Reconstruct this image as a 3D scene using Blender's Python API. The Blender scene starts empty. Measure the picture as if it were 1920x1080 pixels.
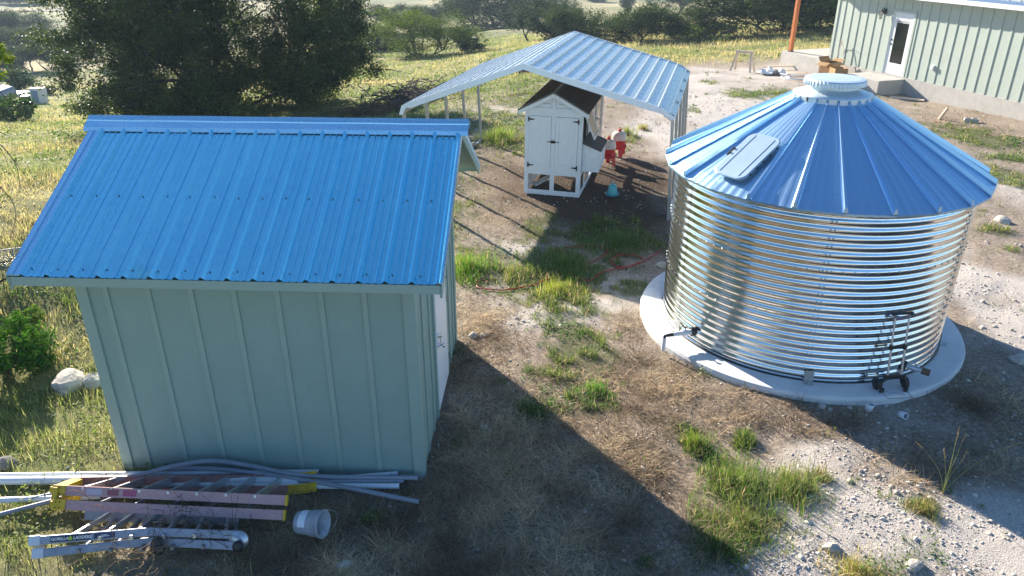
import bpy, bmesh, math, random
import numpy as np
from mathutils import Vector, Matrix, Euler
random.seed(7); rng = np.random.default_rng(11)
rad = math.radians
S = bpy.context.scene
COL = S.collection

# ------------------------------------------------------------------ camera
F_PX, PITCH, ROLL, CAMZ = 1418.682, 25.399, 0.02, 5.094
cd = bpy.data.cameras.new('camera'); cam = bpy.data.objects.new('camera', cd); COL.objects.link(cam)
cd.sensor_width = 36.0; cd.lens = 36.0 * F_PX / 1920.0
cd.clip_start = 0.05; cd.clip_end = 8000
cam.location = (0, 0, CAMZ); cam.rotation_euler = (rad(90 - PITCH), 0, 0)
S.camera = cam

# ------------------------------------------------------------------ world, sun, exposure
SUN_EL = 22.0
LDIR = (math.cos(rad(-55.7)), math.sin(rad(-55.7)))          # the way shadows fall
w = bpy.data.worlds.new('World'); S.world = w; w.use_nodes = True
nt = w.node_tree; nt.nodes.clear()
sky = nt.nodes.new('ShaderNodeTexSky'); sky.sky_type = 'NISHITA'; sky.sun_disc = False
sky.sun_elevation = rad(SUN_EL)
sky.sun_rotation = math.atan2(-LDIR[0], -LDIR[1])
sky.altitude = 400; sky.air_density = 1.0; sky.dust_density = 0.25; sky.ozone_density = 3.2
bg = nt.nodes.new('ShaderNodeBackground'); bg.inputs[1].default_value = 0.076
wo = nt.nodes.new('ShaderNodeOutputWorld')
hsv = nt.nodes.new('ShaderNodeHueSaturation'); hsv.inputs['Saturation'].default_value = 1.12
nt.links.new(sky.outputs[0], hsv.inputs['Color']); nt.links.new(hsv.outputs[0], bg.inputs[0]); nt.links.new(bg.outputs[0], wo.inputs[0])
ld = bpy.data.lights.new('sun', 'SUN'); ld.energy = 5.0; ld.angle = rad(0.55); ld.color = (1.0, 0.90, 0.76)
sun = bpy.data.objects.new('sun', ld); COL.objects.link(sun)
ce, se = math.cos(rad(SUN_EL)), math.sin(rad(SUN_EL))
sun.rotation_euler = Vector((LDIR[0]*ce, LDIR[1]*ce, -se)).to_track_quat('-Z', 'Y').to_euler()
sun.location = (-40, 60, 40)
S.view_settings.view_transform = 'Standard'; S.view_settings.look = 'None'
S.view_settings.gamma = 1.0; S.view_settings.use_curve_mapping = False
S.view_settings.exposure = 1.58
S.cycles.max_bounces = 8; S.cycles.diffuse_bounces = 3; S.cycles.glossy_bounces = 4
S.cycles.transmission_bounces = 4; S.cycles.transparent_max_bounces = 8; S.cycles.volume_bounces = 0

# ------------------------------------------------------------------ ray helpers (places measured in the photograph, in 1920 px)
_th = rad(PITCH); _r = rad(ROLL)
_F = np.array([0, math.cos(_th), -math.sin(_th)]); _R0 = np.array([1., 0, 0]); _U0 = np.cross(_R0, _F)
_R = math.cos(_r)*_R0 + math.sin(_r)*_U0; _U = -math.sin(_r)*_R0 + math.cos(_r)*_U0
_O = np.array([0, 0, CAMZ])
def ray(u, v): return _F*F_PX + _R*(u-960) - _U*(v-540)
def G(u, v, z=0.0):
    d = ray(u, v); return _O + (z-CAMZ)/d[2]*d

# ------------------------------------------------------------------ noise and terrain
def _hash(ix, iy, s):
    h = (ix.astype(np.int64)*374761393 + iy.astype(np.int64)*668265263 + s*1442695041) & 0xFFFFFFFF
    h = ((h ^ (h >> 13))*1274126177) & 0xFFFFFFFF
    h = h ^ (h >> 16)
    return (h & 0xFFFFFF)/float(0xFFFFFF)
def vn(x, y, s=0):
    xi = np.floor(x); yi = np.floor(y); fx = x-xi; fy = y-yi
    fx = fx*fx*(3-2*fx); fy = fy*fy*(3-2*fy)
    a = _hash(xi, yi, s); b = _hash(xi+1, yi, s); c = _hash(xi, yi+1, s); d = _hash(xi+1, yi+1, s)
    return (a*(1-fx)+b*fx)*(1-fy)+(c*(1-fx)+d*fx)*fy
def fbm(x, y, s=0, o=4):
    x = np.asarray(x, float); y = np.asarray(y, float)
    t = np.zeros_like(x); a = .5; n = 0
    for i in range(o): t += a*vn(x*2**i+17.3*i, y*2**i-9.1*i, s+i); n += a; a *= .5
    return t/n
CTRL = []
def _c(x, y, z): CTRL.append((x, y, z))
for x, y in [(-3, 4), (0, 4), (4, 4), (8, 4), (-3, 8), (0, 8), (4, 8), (8, 8), (-3, 11), (0, 12), (4, 12), (8, 12),
             (0, 16), (3, 16), (7, 17), (0, 20), (4, 21), (10, 19), (0, 1), (2, -3), (-3, -3), (7, 24)]: _c(x, y, 0)
for u, v, d in [(0, 900, None), (0, 700, None)]:
    g = G(u, v); _c(g[0], g[1], 0 if v > 800 else -.05)
def _ray(u, v, d):
    q = ray(u, v); k = d/math.hypot(q[0], q[1]); X = _O+k*q; _c(*X)
for u, v, d in [(0, 500, 12.6), (0, 300, 21.5), (0, 190, 52), (0, 140, 78), (0, 120, 90), (0, 40, 140), (0, 12, 190), (0, -30, 300),
                (-700, 300, 20), (-700, 150, 70), (-700, 20, 200),
                (150, 215, 42), (150, 150, 72),
                (300, 225, 27), (300, 150, 62), (300, 90, 95), (300, 20, 180),
                (450, 215, 27.5), (450, 150, 42), (450, 100, 75),
                (650, 215, 26.2), (650, 150, 37), (650, 112, 50), (650, 60, 100), (650, 20, 170), (650, -20, 260),
                (800, 112, 46), (820, 92, 58), (800, 60, 100), (800, 40, 130), (800, 10, 180),
                (1000, 82, 49), (1000, 60, 80), (1000, 20, 140), (1000, 0, 190), (1000, -30, 290),
                (1300, 100, 42), (1300, 68, 55), (1300, 40, 82), (1300, 10, 150), (1300, -20, 260),
                (1560, 50, 55), (1560, 20, 95), (1560, -20, 200)]: _ray(u, v, d)
for x, y, z in [(11.84, 34.4, -.44), (15.7, 23.3, -.2), (14.2, 27, -.3), (20, 35, -.4), (25, 20, -.3), (30, 0, 0), (0, -30, 0), (-30, -20, -2), (-20, 6, -1.0)]: _c(x, y, z)
for a in range(0, 360, 30):
    _c(1400*math.cos(rad(a)), 1400*math.sin(rad(a)), -30)
CT = np.array(CTRL)
def _lp(x, y):
    yy = y + 3.0
    r = np.sqrt(x*x+yy*yy)+1.0; th = np.arctan2(x, yy)
    return np.stack([np.sin(th)*np.log(r/2+1)*1.6, np.cos(th)*np.log(r/2+1)*1.6], -1)
_cp = _lp(CT[:, 0], CT[:, 1])
def _tps(d2): return .5*d2*np.log(d2+1e-9)
_n = len(CT)
_K = _tps(((_cp[:, None]-_cp[None])**2).sum(-1)) + np.eye(_n)*0.002
_P = np.concatenate([np.ones((_n, 1)), _cp], 1)
_A = np.block([[_K, _P], [_P.T, np.zeros((3, 3))]])
_W = np.linalg.solve(_A, np.concatenate([CT[:, 2], [0, 0, 0]]))
def H0(x, y):
    x = np.atleast_1d(np.asarray(x, float)); y = np.atleast_1d(np.asarray(y, float))
    out = np.empty(len(x))
    for i in range(0, len(x), 40000):
        q = _lp(x[i:i+40000], y[i:i+40000])
        d2 = ((q[:, None]-_cp[None])**2).sum(-1)
        out[i:i+40000] = _tps(d2)@_W[:_n] + _W[_n] + q@_W[_n+1:]
    near = np.exp(-((x-2)/9)**4-((y-10)/11)**4)
    return out*(1-near)
def HN(x, y):
    r = np.sqrt(x*x+y*y)
    return (fbm(x*.9, y*.9, 3, 4)-.5)*.10 + (fbm(x*6, y*6, 8, 2)-.5)*.025 + (fbm(x*.07, y*.07, 5, 3)-.5)*np.clip((r-30)/60, 0, 1)*1.6 + (-.03)
def H(x, y):
    x = np.atleast_1d(np.asarray(x, float)); y = np.atleast_1d(np.asarray(y, float))
    return H0(x, y)+HN(x, y)
def h1(x, y): return float(H(x, y)[0])
def hit(u, v):
    d = ray(u, v); d = d/np.linalg.norm(d)
    t = np.geomspace(2, 2500, 1500); X = _O+t[:, None]*d
    g = X[:, 2]-H0(X[:, 0], X[:, 1])-HN(X[:, 0], X[:, 1])
    k = np.argmax(g < 0)
    if g[k] >= 0: return X[-1]
    f = g[k-1]/(g[k-1]-g[k]); return X[k-1]+(X[k]-X[k-1])*f

# ------------------------------------------------------------------ materials
def M(name, col, rough=.6, metal=0., spec=.5, var=.0, vscale=8., bump=0., bscale=60., col2=None, trans=0., alpha=1., detail=4., stretch=None, coat=0.):
    m = bpy.data.materials.new(name); m.use_nodes = True; t = m.node_tree; b = t.nodes['Principled BSDF']
    b.inputs['Roughness'].default_value = rough; b.inputs['Metallic'].default_value = metal
    b.inputs['Specular IOR Level'].default_value = spec; b.inputs['Base Color'].default_value = (*col, 1)
    b.inputs['Coat Weight'].default_value = coat
    if trans: b.inputs['Transmission Weight'].default_value = trans
    if alpha < 1: b.inputs['Alpha'].default_value = alpha
    tc = t.nodes.new('ShaderNodeTexCoord'); src = tc.outputs['Object']
    if stretch:
        mp = t.nodes.new('ShaderNodeMapping'); mp.inputs['Scale'].default_value = stretch
        t.links.new(src, mp.inputs[0]); src = mp.outputs[0]
    if var or col2:
        n = t.nodes.new('ShaderNodeTexNoise'); n.inputs['Scale'].default_value = vscale; n.inputs['Detail'].default_value = detail
        n.inputs['Roughness'].default_value = .65
        t.links.new(src, n.inputs['Vector'])
        r = t.nodes.new('ShaderNodeValToRGB'); r.color_ramp.elements[0].position = .3; r.color_ramp.elements[1].position = .7
        c2 = col2 if col2 else tuple(min(1, c*(1+var)) for c in col); c1 = col if col2 else tuple(c*(1-var) for c in col)
        r.color_ramp.elements[0].color = (*c1, 1); r.color_ramp.elements[1].color = (*c2, 1)
        t.links.new(n.outputs['Fac'], r.inputs[0]); t.links.new(r.outputs[0], b.inputs['Base Color'])
        rr = t.nodes.new('ShaderNodeMapRange'); rr.inputs['To Min'].default_value = max(.03, rough-.07); rr.inputs['To Max'].default_value = min(1, rough+.07)
        t.links.new(n.outputs['Fac'], rr.inputs[0]); t.links.new(rr.outputs[0], b.inputs['Roughness'])
    if bump:
        n2 = t.nodes.new('ShaderNodeTexNoise'); n2.inputs['Scale'].default_value = bscale; n2.inputs['Detail'].default_value = 4
        t.links.new(src, n2.inputs['Vector'])
        bp = t.nodes.new('ShaderNodeBump'); bp.inputs['Strength'].default_value = bump; bp.inputs['Distance'].default_value = .01
        t.links.new(n2.outputs['Fac'], bp.inputs['Height']); t.links.new(bp.outputs[0], b.inputs['Normal'])
    return m
def Mleaf(name, tint=(1, 1, 1), trans=.45, rough=.55, spec=.35):
    m = bpy.data.materials.new(name); m.use_nodes = True; t = m.node_tree; b = t.nodes['Principled BSDF']
    at = t.nodes.new('ShaderNodeAttribute'); at.attribute_name = 'Col'
    mx = t.nodes.new('ShaderNodeMix'); mx.data_type = 'RGBA'; mx.blend_type = 'MULTIPLY'; mx.inputs[0].default_value = 1
    t.links.new(at.outputs['Color'], mx.inputs[6]); mx.inputs[7].default_value = (*tint, 1)
    b.inputs['Roughness'].default_value = rough; b.inputs['Specular IOR Level'].default_value = spec
    t.links.new(mx.outputs[2], b.inputs['Base Color'])
    tr = t.nodes.new('ShaderNodeBsdfTranslucent'); hs = t.nodes.new('ShaderNodeHueSaturation')
    hs.inputs['Value'].default_value = 1.5; hs.inputs['Saturation'].default_value = 1.1
    t.links.new(mx.outputs[2], hs.inputs['Color']); t.links.new(hs.outputs[0], tr.inputs[0])
    ms = t.nodes.new('ShaderNodeMixShader'); ms.inputs[0].default_value = trans
    t.links.new(b.outputs[0], ms.inputs[1]); t.links.new(tr.outputs[0], ms.inputs[2])
    t.links.new(ms.outputs[0], t.nodes['Material Output'].inputs[0])
    return m
def Mgalv(name, c1, c2, rough, scale=55., bump=.12, metal=1.):
    """zinc coated sheet with its crystal spangle"""
    m = bpy.data.materials.new(name); m.use_nodes = True; t = m.node_tree; b = t.nodes['Principled BSDF']
    b.inputs['Metallic'].default_value = metal
    tc = t.nodes.new('ShaderNodeTexCoord')
    v = t.nodes.new('ShaderNodeTexVoronoi'); v.inputs['Scale'].default_value = scale; t.links.new(tc.outputs['Object'], v.inputs['Vector'])
    n = t.nodes.new('ShaderNodeTexNoise'); n.inputs['Scale'].default_value = 1.3; n.inputs['Detail'].default_value = 5; t.links.new(tc.outputs['Object'], n.inputs['Vector'])
    bw = t.nodes.new('ShaderNodeSeparateColor'); t.links.new(v.outputs['Color'], bw.inputs[0])
    mxx = t.nodes.new('ShaderNodeMath'); mxx.operation = 'MULTIPLY_ADD'; mxx.inputs[1].default_value = .6; t.links.new(bw.outputs[0], mxx.inputs[0])
    m2 = t.nodes.new('ShaderNodeMath'); m2.operation = 'MULTIPLY'; m2.inputs[1].default_value = .4; t.links.new(n.outputs['Fac'], m2.inputs[0]); t.links.new(m2.outputs[0], mxx.inputs[2])
    r = t.nodes.new('ShaderNodeValToRGB'); r.color_ramp.elements[0].color = (*c1, 1); r.color_ramp.elements[1].color = (*c2, 1)
    r.color_ramp.elements[0].position = .2; r.color_ramp.elements[1].position = .8
    t.links.new(mxx.outputs[0], r.inputs[0]); t.links.new(r.outputs[0], b.inputs['Base Color'])
    rr = t.nodes.new('ShaderNodeMapRange'); rr.inputs['To Min'].default_value = rough*.93; rr.inputs['To Max'].default_value = rough*1.07
    t.links.new(mxx.outputs[0], rr.inputs[0]); t.links.new(rr.outputs[0], b.inputs['Roughness'])
    if bump:
        n2 = t.nodes.new('ShaderNodeTexNoise'); n2.inputs['Scale'].default_value = 3.5; n2.inputs['Detail'].default_value = 3; t.links.new(tc.outputs['Object'], n2.inputs['Vector'])
        bp = t.nodes.new('ShaderNodeBump'); bp.inputs['Strength'].default_value = bump; bp.inputs['Distance'].default_value = .02
        t.links.new(n2.outputs['Fac'], bp.inputs['Height']); t.links.new(bp.outputs[0], b.inputs['Normal'])
    return m
m_roof = Mgalv('sky_tinted_galvalume', (.26, .74, .94), (.40, .92, 1.0), .21, 70., .0, .92)  # sky reflection painted in as blue base colour; bare galvalume is grey
m_roofcap = Mgalv('ridge_galvalume', (.48, .76, .93), (.51, .79, .95), .28, 60., .02, .8)  # paler tint of reflected sky mixed into the grey cap metal
m_tank = Mgalv('galvanized_tank', (.70, .715, .72), (.77, .785, .79), .13, 40., .02)
m_bin = Mgalv('bin_roof_steel', (.39, .61, .82), (.45, .67, .87), .33, 60., .03, .78)  # grey steel tinted blue so its colour carries the sky's reflection
m_lid = Mgalv('bin_lid_steel', (.64, .72, .76), (.69, .77, .80), .42, 90., .03, .5)
m_hatch = M('hatch_grey_blue', (.40, .53, .62), .38, .3, .5, .03, 6)
m_cp = Mgalv('carport_steel', (.42, .45, .46), (.50, .52, .52), .28, 60., .02, .5)
m_cptrim = M('white_trim', (.84, .87, .90), .35, 0, .5, .04)
m_post = M('galvanized_post', (.46, .47, .46), .45, .6, .5, .1, 9)
m_under = M('ground_tinted_underside', (.42, .38, .32), .55, .2)  # the ground's reflection in galvanized steel, painted in as tan
m_sage = M('sage_siding', (.27, .385, .35), .62, 0, .35, .05, 3.0, .55, 130.)
m_sage_l = M('sage_house_siding', (.41, .47, .415), .62, 0, .35, .04, 3.0, .4, 130.)
m_sagetrim = M('sage_trim', (.29, .40, .36), .6, 0, .35, .04, 5, .3, 90)
m_white = M('white_paint', (.74, .76, .78), .45, 0, .5, .03, 6, .1, 40)
m_doorp = M('door_paint', (.82, .87, .92), .35, 0, .5, .02, 4)
m_coop = M('white_coop_wood', (.84, .87, .90), .5, 0, .4, .06, 9, .25, 60, stretch=(6, 6, .7))
m_chrome = M('chrome', (.75, .76, .78), .15, 1)
m_black = M('black_plastic', (.018, .018, .02), .45)
m_iron = M('black_iron', (.02, .02, .022), .5, .3)
m_dark = M('dark_interior', (.012, .012, .012), .9)
m_conc = M('concrete', (.44, .42, .39), .85, 0, .3, .14, 3.5, .35, 70, detail=8)
m_conc2 = M('slab_concrete', (.66, .66, .66), .8, 0, .3, .1, 4, .3, 80, detail=8)
m_alu = M('aluminium', (.62, .63, .66), .38, .85, .5, .1, 14)
m_alud = M('dull_aluminium', (.30, .31, .35), .45, .6, .5, .15, 14)
m_rail = M('shade_dulled_rail', (.34, .35, .40), .42, .45, .5, .12, 14)  # aluminium darkened to grey-violet, shade put into its base colour
m_fib = M('faded_red_fiberglass', (.50, .30, .30), .6, 0, .4, .12, 40, .2, 200)
m_fibd = M('dark_red_fiberglass', (.32, .15, .13), .6, 0, .4, .2, 10)
m_yel = M('yellow_plastic', (.62, .40, .02), .5, 0, .4, .12, 12)
m_pvc = M('white_pvc', (.66, .68, .72), .4, 0, .5, .05, 5)
m_pvcg = M('grey_conduit', (.27, .29, .34), .5, 0, .4, .1, 6)
m_red = M('red_plastic', (.62, .02, .02), .4)
m_hose = M('red_hose', (.34, .025, .02), .45, 0, .5, .15, 8)
m_cream = M('cream_plastic', (.72, .62, .56), .4)
m_teal = M('teal_plastic', (.10, .46, .50), .4)
m_cedar = M('cedar_stain', (.46, .13, .03), .5, 0, .4, .25, 5, .2, 30, stretch=(8, 8, .6))
m_lumb = M('pale_lumber', (.66, .53, .40), .7, 0, .3, .15, 8, .2, 50)
m_card = M('cardboard', (.38, .23, .11), .8, 0, .2, .1, 6)
m_glass = M('dark_glass', (.01, .012, .014), .05, 0, .6)
m_rock = M('limestone', (.46, .42, .37), .9, 0, .3, .28, 9, .8, 25, detail=8)
m_bark = M('bark', (.060, .048, .040), .9, 0, .2, .35, 6, .8, 30)
m_twig = M('twig_bark', (.11, .075, .05), .9, 0, .2, .3, 12)
m_bucket = M('translucent_bucket', (.36, .39, .45), .45, 0, .5, .15, 10)
m_coopr = M('coop_roof_panel', (.13, .125, .125), .45, .2, .4, .15, 5)
m_mesh = M('dark_wire_mesh', (.02, .02, .02), .7)
m_rust = M('rusty_steel', (.20, .10, .06), .85, .2, .3, .4, 10)
m_wht_app = M('appliance_enamel', (.72, .74, .76), .35)
m_bluep = M('blue_panel', (.16, .28, .48), .4)
m_carp = M('dark_blue_car_paint', (.02, .03, .07), .25, 0, .6, coat=.5)
m_leaf = Mleaf('oak_leaf', trans=.30, rough=.6, spec=.2)
m_leaf2 = Mleaf('far_leaf', (.78, .84, .78), trans=.22, rough=.85, spec=.06)
m_grass = Mleaf('grass_blade', trans=.42, rough=.6)
m_dry = Mleaf('dry_blade', trans=.30, rough=.8)

# ------------------------------------------------------------------ mesh builder
class MB:
    def __init__(s): s.v = []; s.f = []; s.m = []; s.sm = []
    def add(s, vs, fs, mi=0, smooth=False):
        o = len(s.v); s.v += [tuple(map(float, q)) for q in vs]
        s.f += [tuple(i+o for i in q) for q in fs]; s.m += [mi]*len(fs); s.sm += [smooth]*len(fs); return s
    def box(s, c, d, R=None, mi=0):
        x, y, z = d[0]/2, d[1]/2, d[2]/2
        vs = [Vector((sx*x, sy*y, sz*z)) for sz in (-1, 1) for sx, sy in ((-1, -1), (1, -1), (1, 1), (-1, 1))]
        if R is not None:
            R = R if isinstance(R, Matrix) else Euler(R).to_matrix(); vs = [R@q for q in vs]
        vs = [q+Vector(c) for q in vs]
        return s.add(vs, [(3, 2, 1, 0), (4, 5, 6, 7), (0, 1, 5, 4), (1, 2, 6, 5), (2, 3, 7, 6), (3, 0, 4, 7)], mi)
    def box2(s, a, b, mi=0):
        return s.box([(p+q)/2 for p, q in zip(a, b)], [abs(q-p) for p, q in zip(a, b)], None, mi)
    def bar(s, a, b, wd, th, up=(0, 0, 1), mi=0):
        a = Vector(a); b = Vector(b); x = (b-a); L = x.length; x.normalize(); y = Vector(up).cross(x)
        if y.length < 1e-4: y = Vector((0, 1, 0)).cross(x)
        y.normalize(); z = x.cross(y); R = Matrix((x, y, z)).transposed()
        return s.box((a+b)/2, (L, wd, th), R, mi)
    def tube(s, pts, r, n=8, cap=True, mi=0, smooth=True):
        P = [Vector(p) for p in pts]; rs = r if hasattr(r, '__len__') else [r]*len(P)
        vs = []; fs = []; N = None
        for i, p in enumerate(P):
            t = (P[min(i+1, len(P)-1)]-P[max(i-1, 0)])
            if t.length < 1e-9: t = Vector((0, 0, 1))
            t.normalize()
            if N is None: N = t.orthogonal().normalized()
            else:
                N = N - t*N.dot(t)
                N = N.normalized() if N.length > 1e-5 else t.orthogonal().normalized()
            B = t.cross(N)
            for k in range(n):
                a = 2*math.pi*k/n; vs.append(p+(N*math.cos(a)+B*math.sin(a))*rs[i])
        for i in range(len(P)-1):
            for k in range(n): fs.append((i*n+k, i*n+(k+1) % n, (i+1)*n+(k+1) % n, (i+1)*n+k))
        s.add(vs, fs, mi, smooth)
        if cap:
            o = len(vs)-n; s.add(vs[:n], [tuple(range(n-1, -1, -1))], mi); s.add(vs[o:], [tuple(range(n))], mi)
        return s
    def lathe(s, prof, n=32, c=(0, 0, 0), R=None, mi=0, smooth=True, a0=0, a1=2*math.pi):
        full = abs(a1-a0-2*math.pi) < 1e-6; m = n if full else n+1; vs = []; fs = []
        for r, z in prof:
            for k in range(m):
                a = a0+(a1-a0)*k/n; q = Vector((r*math.cos(a), r*math.sin(a), z))
                if R is not None: q = R@q
                vs.append(q+Vector(c))
        for i in range(len(prof)-1):
            for k in range(n): 
                k2 = (k+1) % m; fs.append((i*m+k, i*m+k2, (i+1)*m+k2, (i+1)*m+k))
        return s.add(vs, fs, mi, smooth)
    def prism(s, poly, a, b, axis='y', mi=0):
        """poly of 2-D points swept along an axis from a to b"""
        n = len(poly)
        def P(p, t):
            return {'y': (p[0], t, p[1]), 'x': (t, p[0], p[1]), 'z': (p[0], p[1], t)}[axis]
        vs = [P(p, a) for p in poly]+[P(p, b) for p in poly]
        fs = [tuple(range(n)), tuple(range(2*n-1, n-1, -1))]+[(i, i+n, (i+1) % n+n, (i+1) % n) for i in range(n)]
        return s.add(vs, fs, mi)
    def rock(s, c, sz, seed, sub=2, mi=0, rough=.22):
        bm = bmesh.new(); bmesh.ops.create_icosphere(bm, subdivisions=sub, radius=1); R = random.Random(seed)
        ph = [R.uniform(0, 9) for _ in range(9)]; cuts = [Vector((R.gauss(0, 1), R.gauss(0, 1), R.gauss(0, .7))).normalized() for _ in range(9)]
        vs = []
        for q in bm.verts:
            p = q.co.copy()
            for cu in cuts:
                d = p.dot(cu)
                if d > .72: p -= cu*(d-.72)*.8
            p *= 1+rough*.35*(math.sin(3.1*p.x+ph[0])*math.cos(2.7*p.y+ph[1])+.5*math.sin(7*p.z+ph[2]+3*p.x))+R.uniform(-.03, .03)
            vs.append((c[0]+p.x*sz[0], c[1]+p.y*sz[1], c[2]+p.z*sz[2]))
        s.add(vs, [tuple(l.index for l in f.verts) for f in bm.faces], mi); bm.free(); return s
    def build(s, name, mats, parent=None, loc=None, rot=None, bevel=0., fix=False):
        me = bpy.data.meshes.new(name); me.from_pydata(s.v, [], s.f)
        mats = mats if isinstance(mats, (list, tuple)) else [mats]
        for m in mats: me.materials.append(m)
        me.polygons.foreach_set('material_index', s.m); me.polygons.foreach_set('use_smooth', s.sm)
        if fix:
            bm = bmesh.new(); bm.from_mesh(me); bmesh.ops.remove_doubles(bm, verts=bm.verts, dist=1e-5)
            bmesh.ops.recalc_face_normals(bm, faces=bm.faces); bm.to_mesh(me); bm.free()
        me.update(); o = bpy.data.objects.new(name, me); COL.objects.link(o)
        if parent is not None: o.parent = parent
        if loc is not None: o.location = loc
        if rot is not None: o.rotation_euler = rot
        if bevel:
            b = o.modifiers.new('bevel', 'BEVEL'); b.width = bevel; b.segments = 2; b.limit_method = 'ANGLE'
        return o
def tag(o, label, cat, group=None, kind=None):
    if label: o['label'] = label
    if cat: o['category'] = cat
    if group: o['group'] = group
    if kind: o['kind'] = kind
    return o
def thing(name, label, cat, loc=(0, 0, 0), rot=(0, 0, 0), group=None):
    o = bpy.data.objects.new(name, None); COL.objects.link(o); o.empty_display_size = .2
    o.location = loc; o.rotation_euler = rot; return tag(o, label, cat, group)
def copy_thing(root, loc, rot, label, group=None):
    r = root.copy(); COL.objects.link(r); r.location = loc; r.rotation_euler = rot; r['label'] = label
    if group: r['group'] = group
    for ch in list(root.children):
        c = ch.copy(); COL.objects.link(c); c.parent = r
    return r
def tri_mesh(name, V, Fc, mat, col=None, parent=None, smooth=False, kind=None):
    me = bpy.data.meshes.new(name); nv = len(V); nf = len(Fc); k = Fc.shape[1]
    me.vertices.add(nv); me.vertices.foreach_set('co', np.ascontiguousarray(V, np.float32).ravel())
    me.loops.add(nf*k); me.loops.foreach_set('vertex_index', np.ascontiguousarray(Fc, np.int32).ravel())
    me.polygons.add(nf); me.polygons.foreach_set('loop_start', np.arange(0, nf*k, k, dtype=np.int32))
    me.polygons.foreach_set('loop_total', np.full(nf, k, dtype=np.int32))
    if smooth: me.polygons.foreach_set('use_smooth', np.ones(nf, bool))
    me.update(calc_edges=True)
    if col is not None:
        a = me.color_attributes.new('Col', 'FLOAT_COLOR', 'POINT')
        a.data.foreach_set('color', np.concatenate([col, np.ones((nv, 1))], 1).astype(np.float32).ravel())
    me.materials.append(mat); o = bpy.data.objects.new(name, me); COL.objects.link(o)
    if parent is not None: o.parent = parent
    return o

# ================================================================== GROUND
BL = dict(green=[], dry=[], pale=[], soil=[])
def blob(kind, u, v, ru, rv, wgt=1.0):
    c = G(u, v); rx = abs(G(u+ru, v)[0]-c[0]); ry = abs(G(u, v-rv)[1]-G(u, min(v+rv, 1400))[1])/2
    BL[kind].append((c[0], c[1], rx, ry, wgt))
for a in [(1370, 890, 60, 45, .8), (1480, 920, 55, 32, .7), (1400, 985, 50, 45, .7), (1300, 820, 35, 35, .9), (1350, 1010, 45, 40, 1.0), (1735, 945, 28, 22, 1),
          (1110, 740, 40, 22, 1.2), (1075, 640, 70, 50, 1.0), (1090, 590, 50, 20, .6), (1060, 700, 60, 35, .6), (1000, 770, 60, 20, 1.0),
          (1040, 500, 90, 45, 1.1), (1150, 450, 90, 40, 1.0), (1010, 430, 50, 30, .9), (1060, 545, 70, 22, .9), (880, 500, 50, 40, 1.1), (930, 480, 50, 25, .8), (860, 420, 40, 40, .6), (1200, 530, 40, 14, .6),
          (930, 225, 55, 25, 1.2), (1000, 175, 80, 22, 1.0), (960, 255, 40, 22, 1.1), (880, 200, 60, 16, .7), (1170, 260, 25, 14, .6), (1400, 170, 45, 9, .9),
          (1440, 165, 60, 12, .7), (1330, 140, 15, 5, .6), (1840, 250, 60, 22, 1.1), (1890, 330, 50, 22, 1.0), (1900, 290, 50, 12, .7), (1860, 430, 35, 8, .8), (1895, 468, 25, 8, .8),
          (1300, 205, 14, 9, .7), (1210, 240, 14, 8, .8), (1380, 62, 200, 9, .5), (1390, 820, 22, 18, .8), (1610, 1065, 60, 18, .8), (1215, 1050, 30, 20, .5)]: blob('green', *a)
for a in [(1000, 900, 230, 200, 1.1), (1200, 720, 130, 60, 1.1), (1380, 760, 120, 35, 1.0), (900, 660, 70, 70, 1.1), (700, 1020, 260, 90, 1.0), (900, 590, 60, 30, .8), (1180, 620, 60, 40, .5),
          (1150, 870, 120, 90, .8), (1850, 240, 120, 40, .6), (1750, 880, 180, 60, .7), (1850, 760, 80, 50, .8), (960, 395, 70, 30, .5), (350, 930, 220, 60, .7), (1530, 790, 80, 30, .8), (1880, 560, 50, 14, .4)]: blob('dry', *a)
for a in [(1650, 960, 240, 100, 1.3), (1850, 1000, 200, 80, 1.0), (1700, 900, 120, 40, .6), (1010, 590, 130, 28, 1.0), (1180, 540, 60, 28, .9), (1130, 570, 60, 20, .8), (1880, 560, 80, 110, 1.2),
          (1350, 190, 130, 70, 1.2), (1250, 250, 60, 60, .9), (900, 240, 160, 20, .5), (1000, 205, 90, 18, .7), (980, 470, 40, 14, .8), (1560, 850, 80, 30, .8), (1240, 960, 60, 90, .4),
          (1900, 350, 60, 60, .8), (1480, 1060, 200, 50, 1.0), (1350, 130, 120, 22, .9), (950, 640, 90, 40, .3), (1440, 110, 120, 10, .6), (150, 720, 60, 25, .5)]: blob('pale', *a)
for a in [(1080, 350, 150, 45, 1.3), (1200, 330, 70, 40, 1.0), (1150, 400, 130, 30, 1.0), (930, 300, 60, 30, .5), (1220, 430, 50, 50, .8), (800, 800, 60, 120, .5)]: blob('soil', *a)
def bsum(kind, x, y):
    t = np.zeros_like(x)
    for cx, cy, rx, ry, wg in BL[kind]: t = np.maximum(t, wg*np.exp(-(((x-cx)/rx)**2+((y-cy)/ry)**2)*.7))
    return t
def field_mask(x, y):
    """meadow everywhere outside the worked yard"""
    e = (fbm(x*.5, y*.5, 31, 3)-.5)*2.2
    left = 1/(1+np.exp(-(-(x+3.9+.35*np.clip(y-9, 0, 9)*0)+e*.6-.0)*2.5))          # west of the shed
    left = np.maximum(left, 1/(1+np.exp(-(-(x+2.0)+e*.5-(y < 12)*9)*2.0)))
    # the yard's far edge: beyond y ~ 26 on the left, ~ 36 on the right
    edge = 25.5+np.clip(x+3, 0, 20)*1.0
    edge = np.where(x > 9, 37.5+(x-9)*.15, edge)
    far = 1/(1+np.exp(-((y-edge)+e)*1.3))
    return np.clip(np.maximum(left, far), 0, 1)
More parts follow.
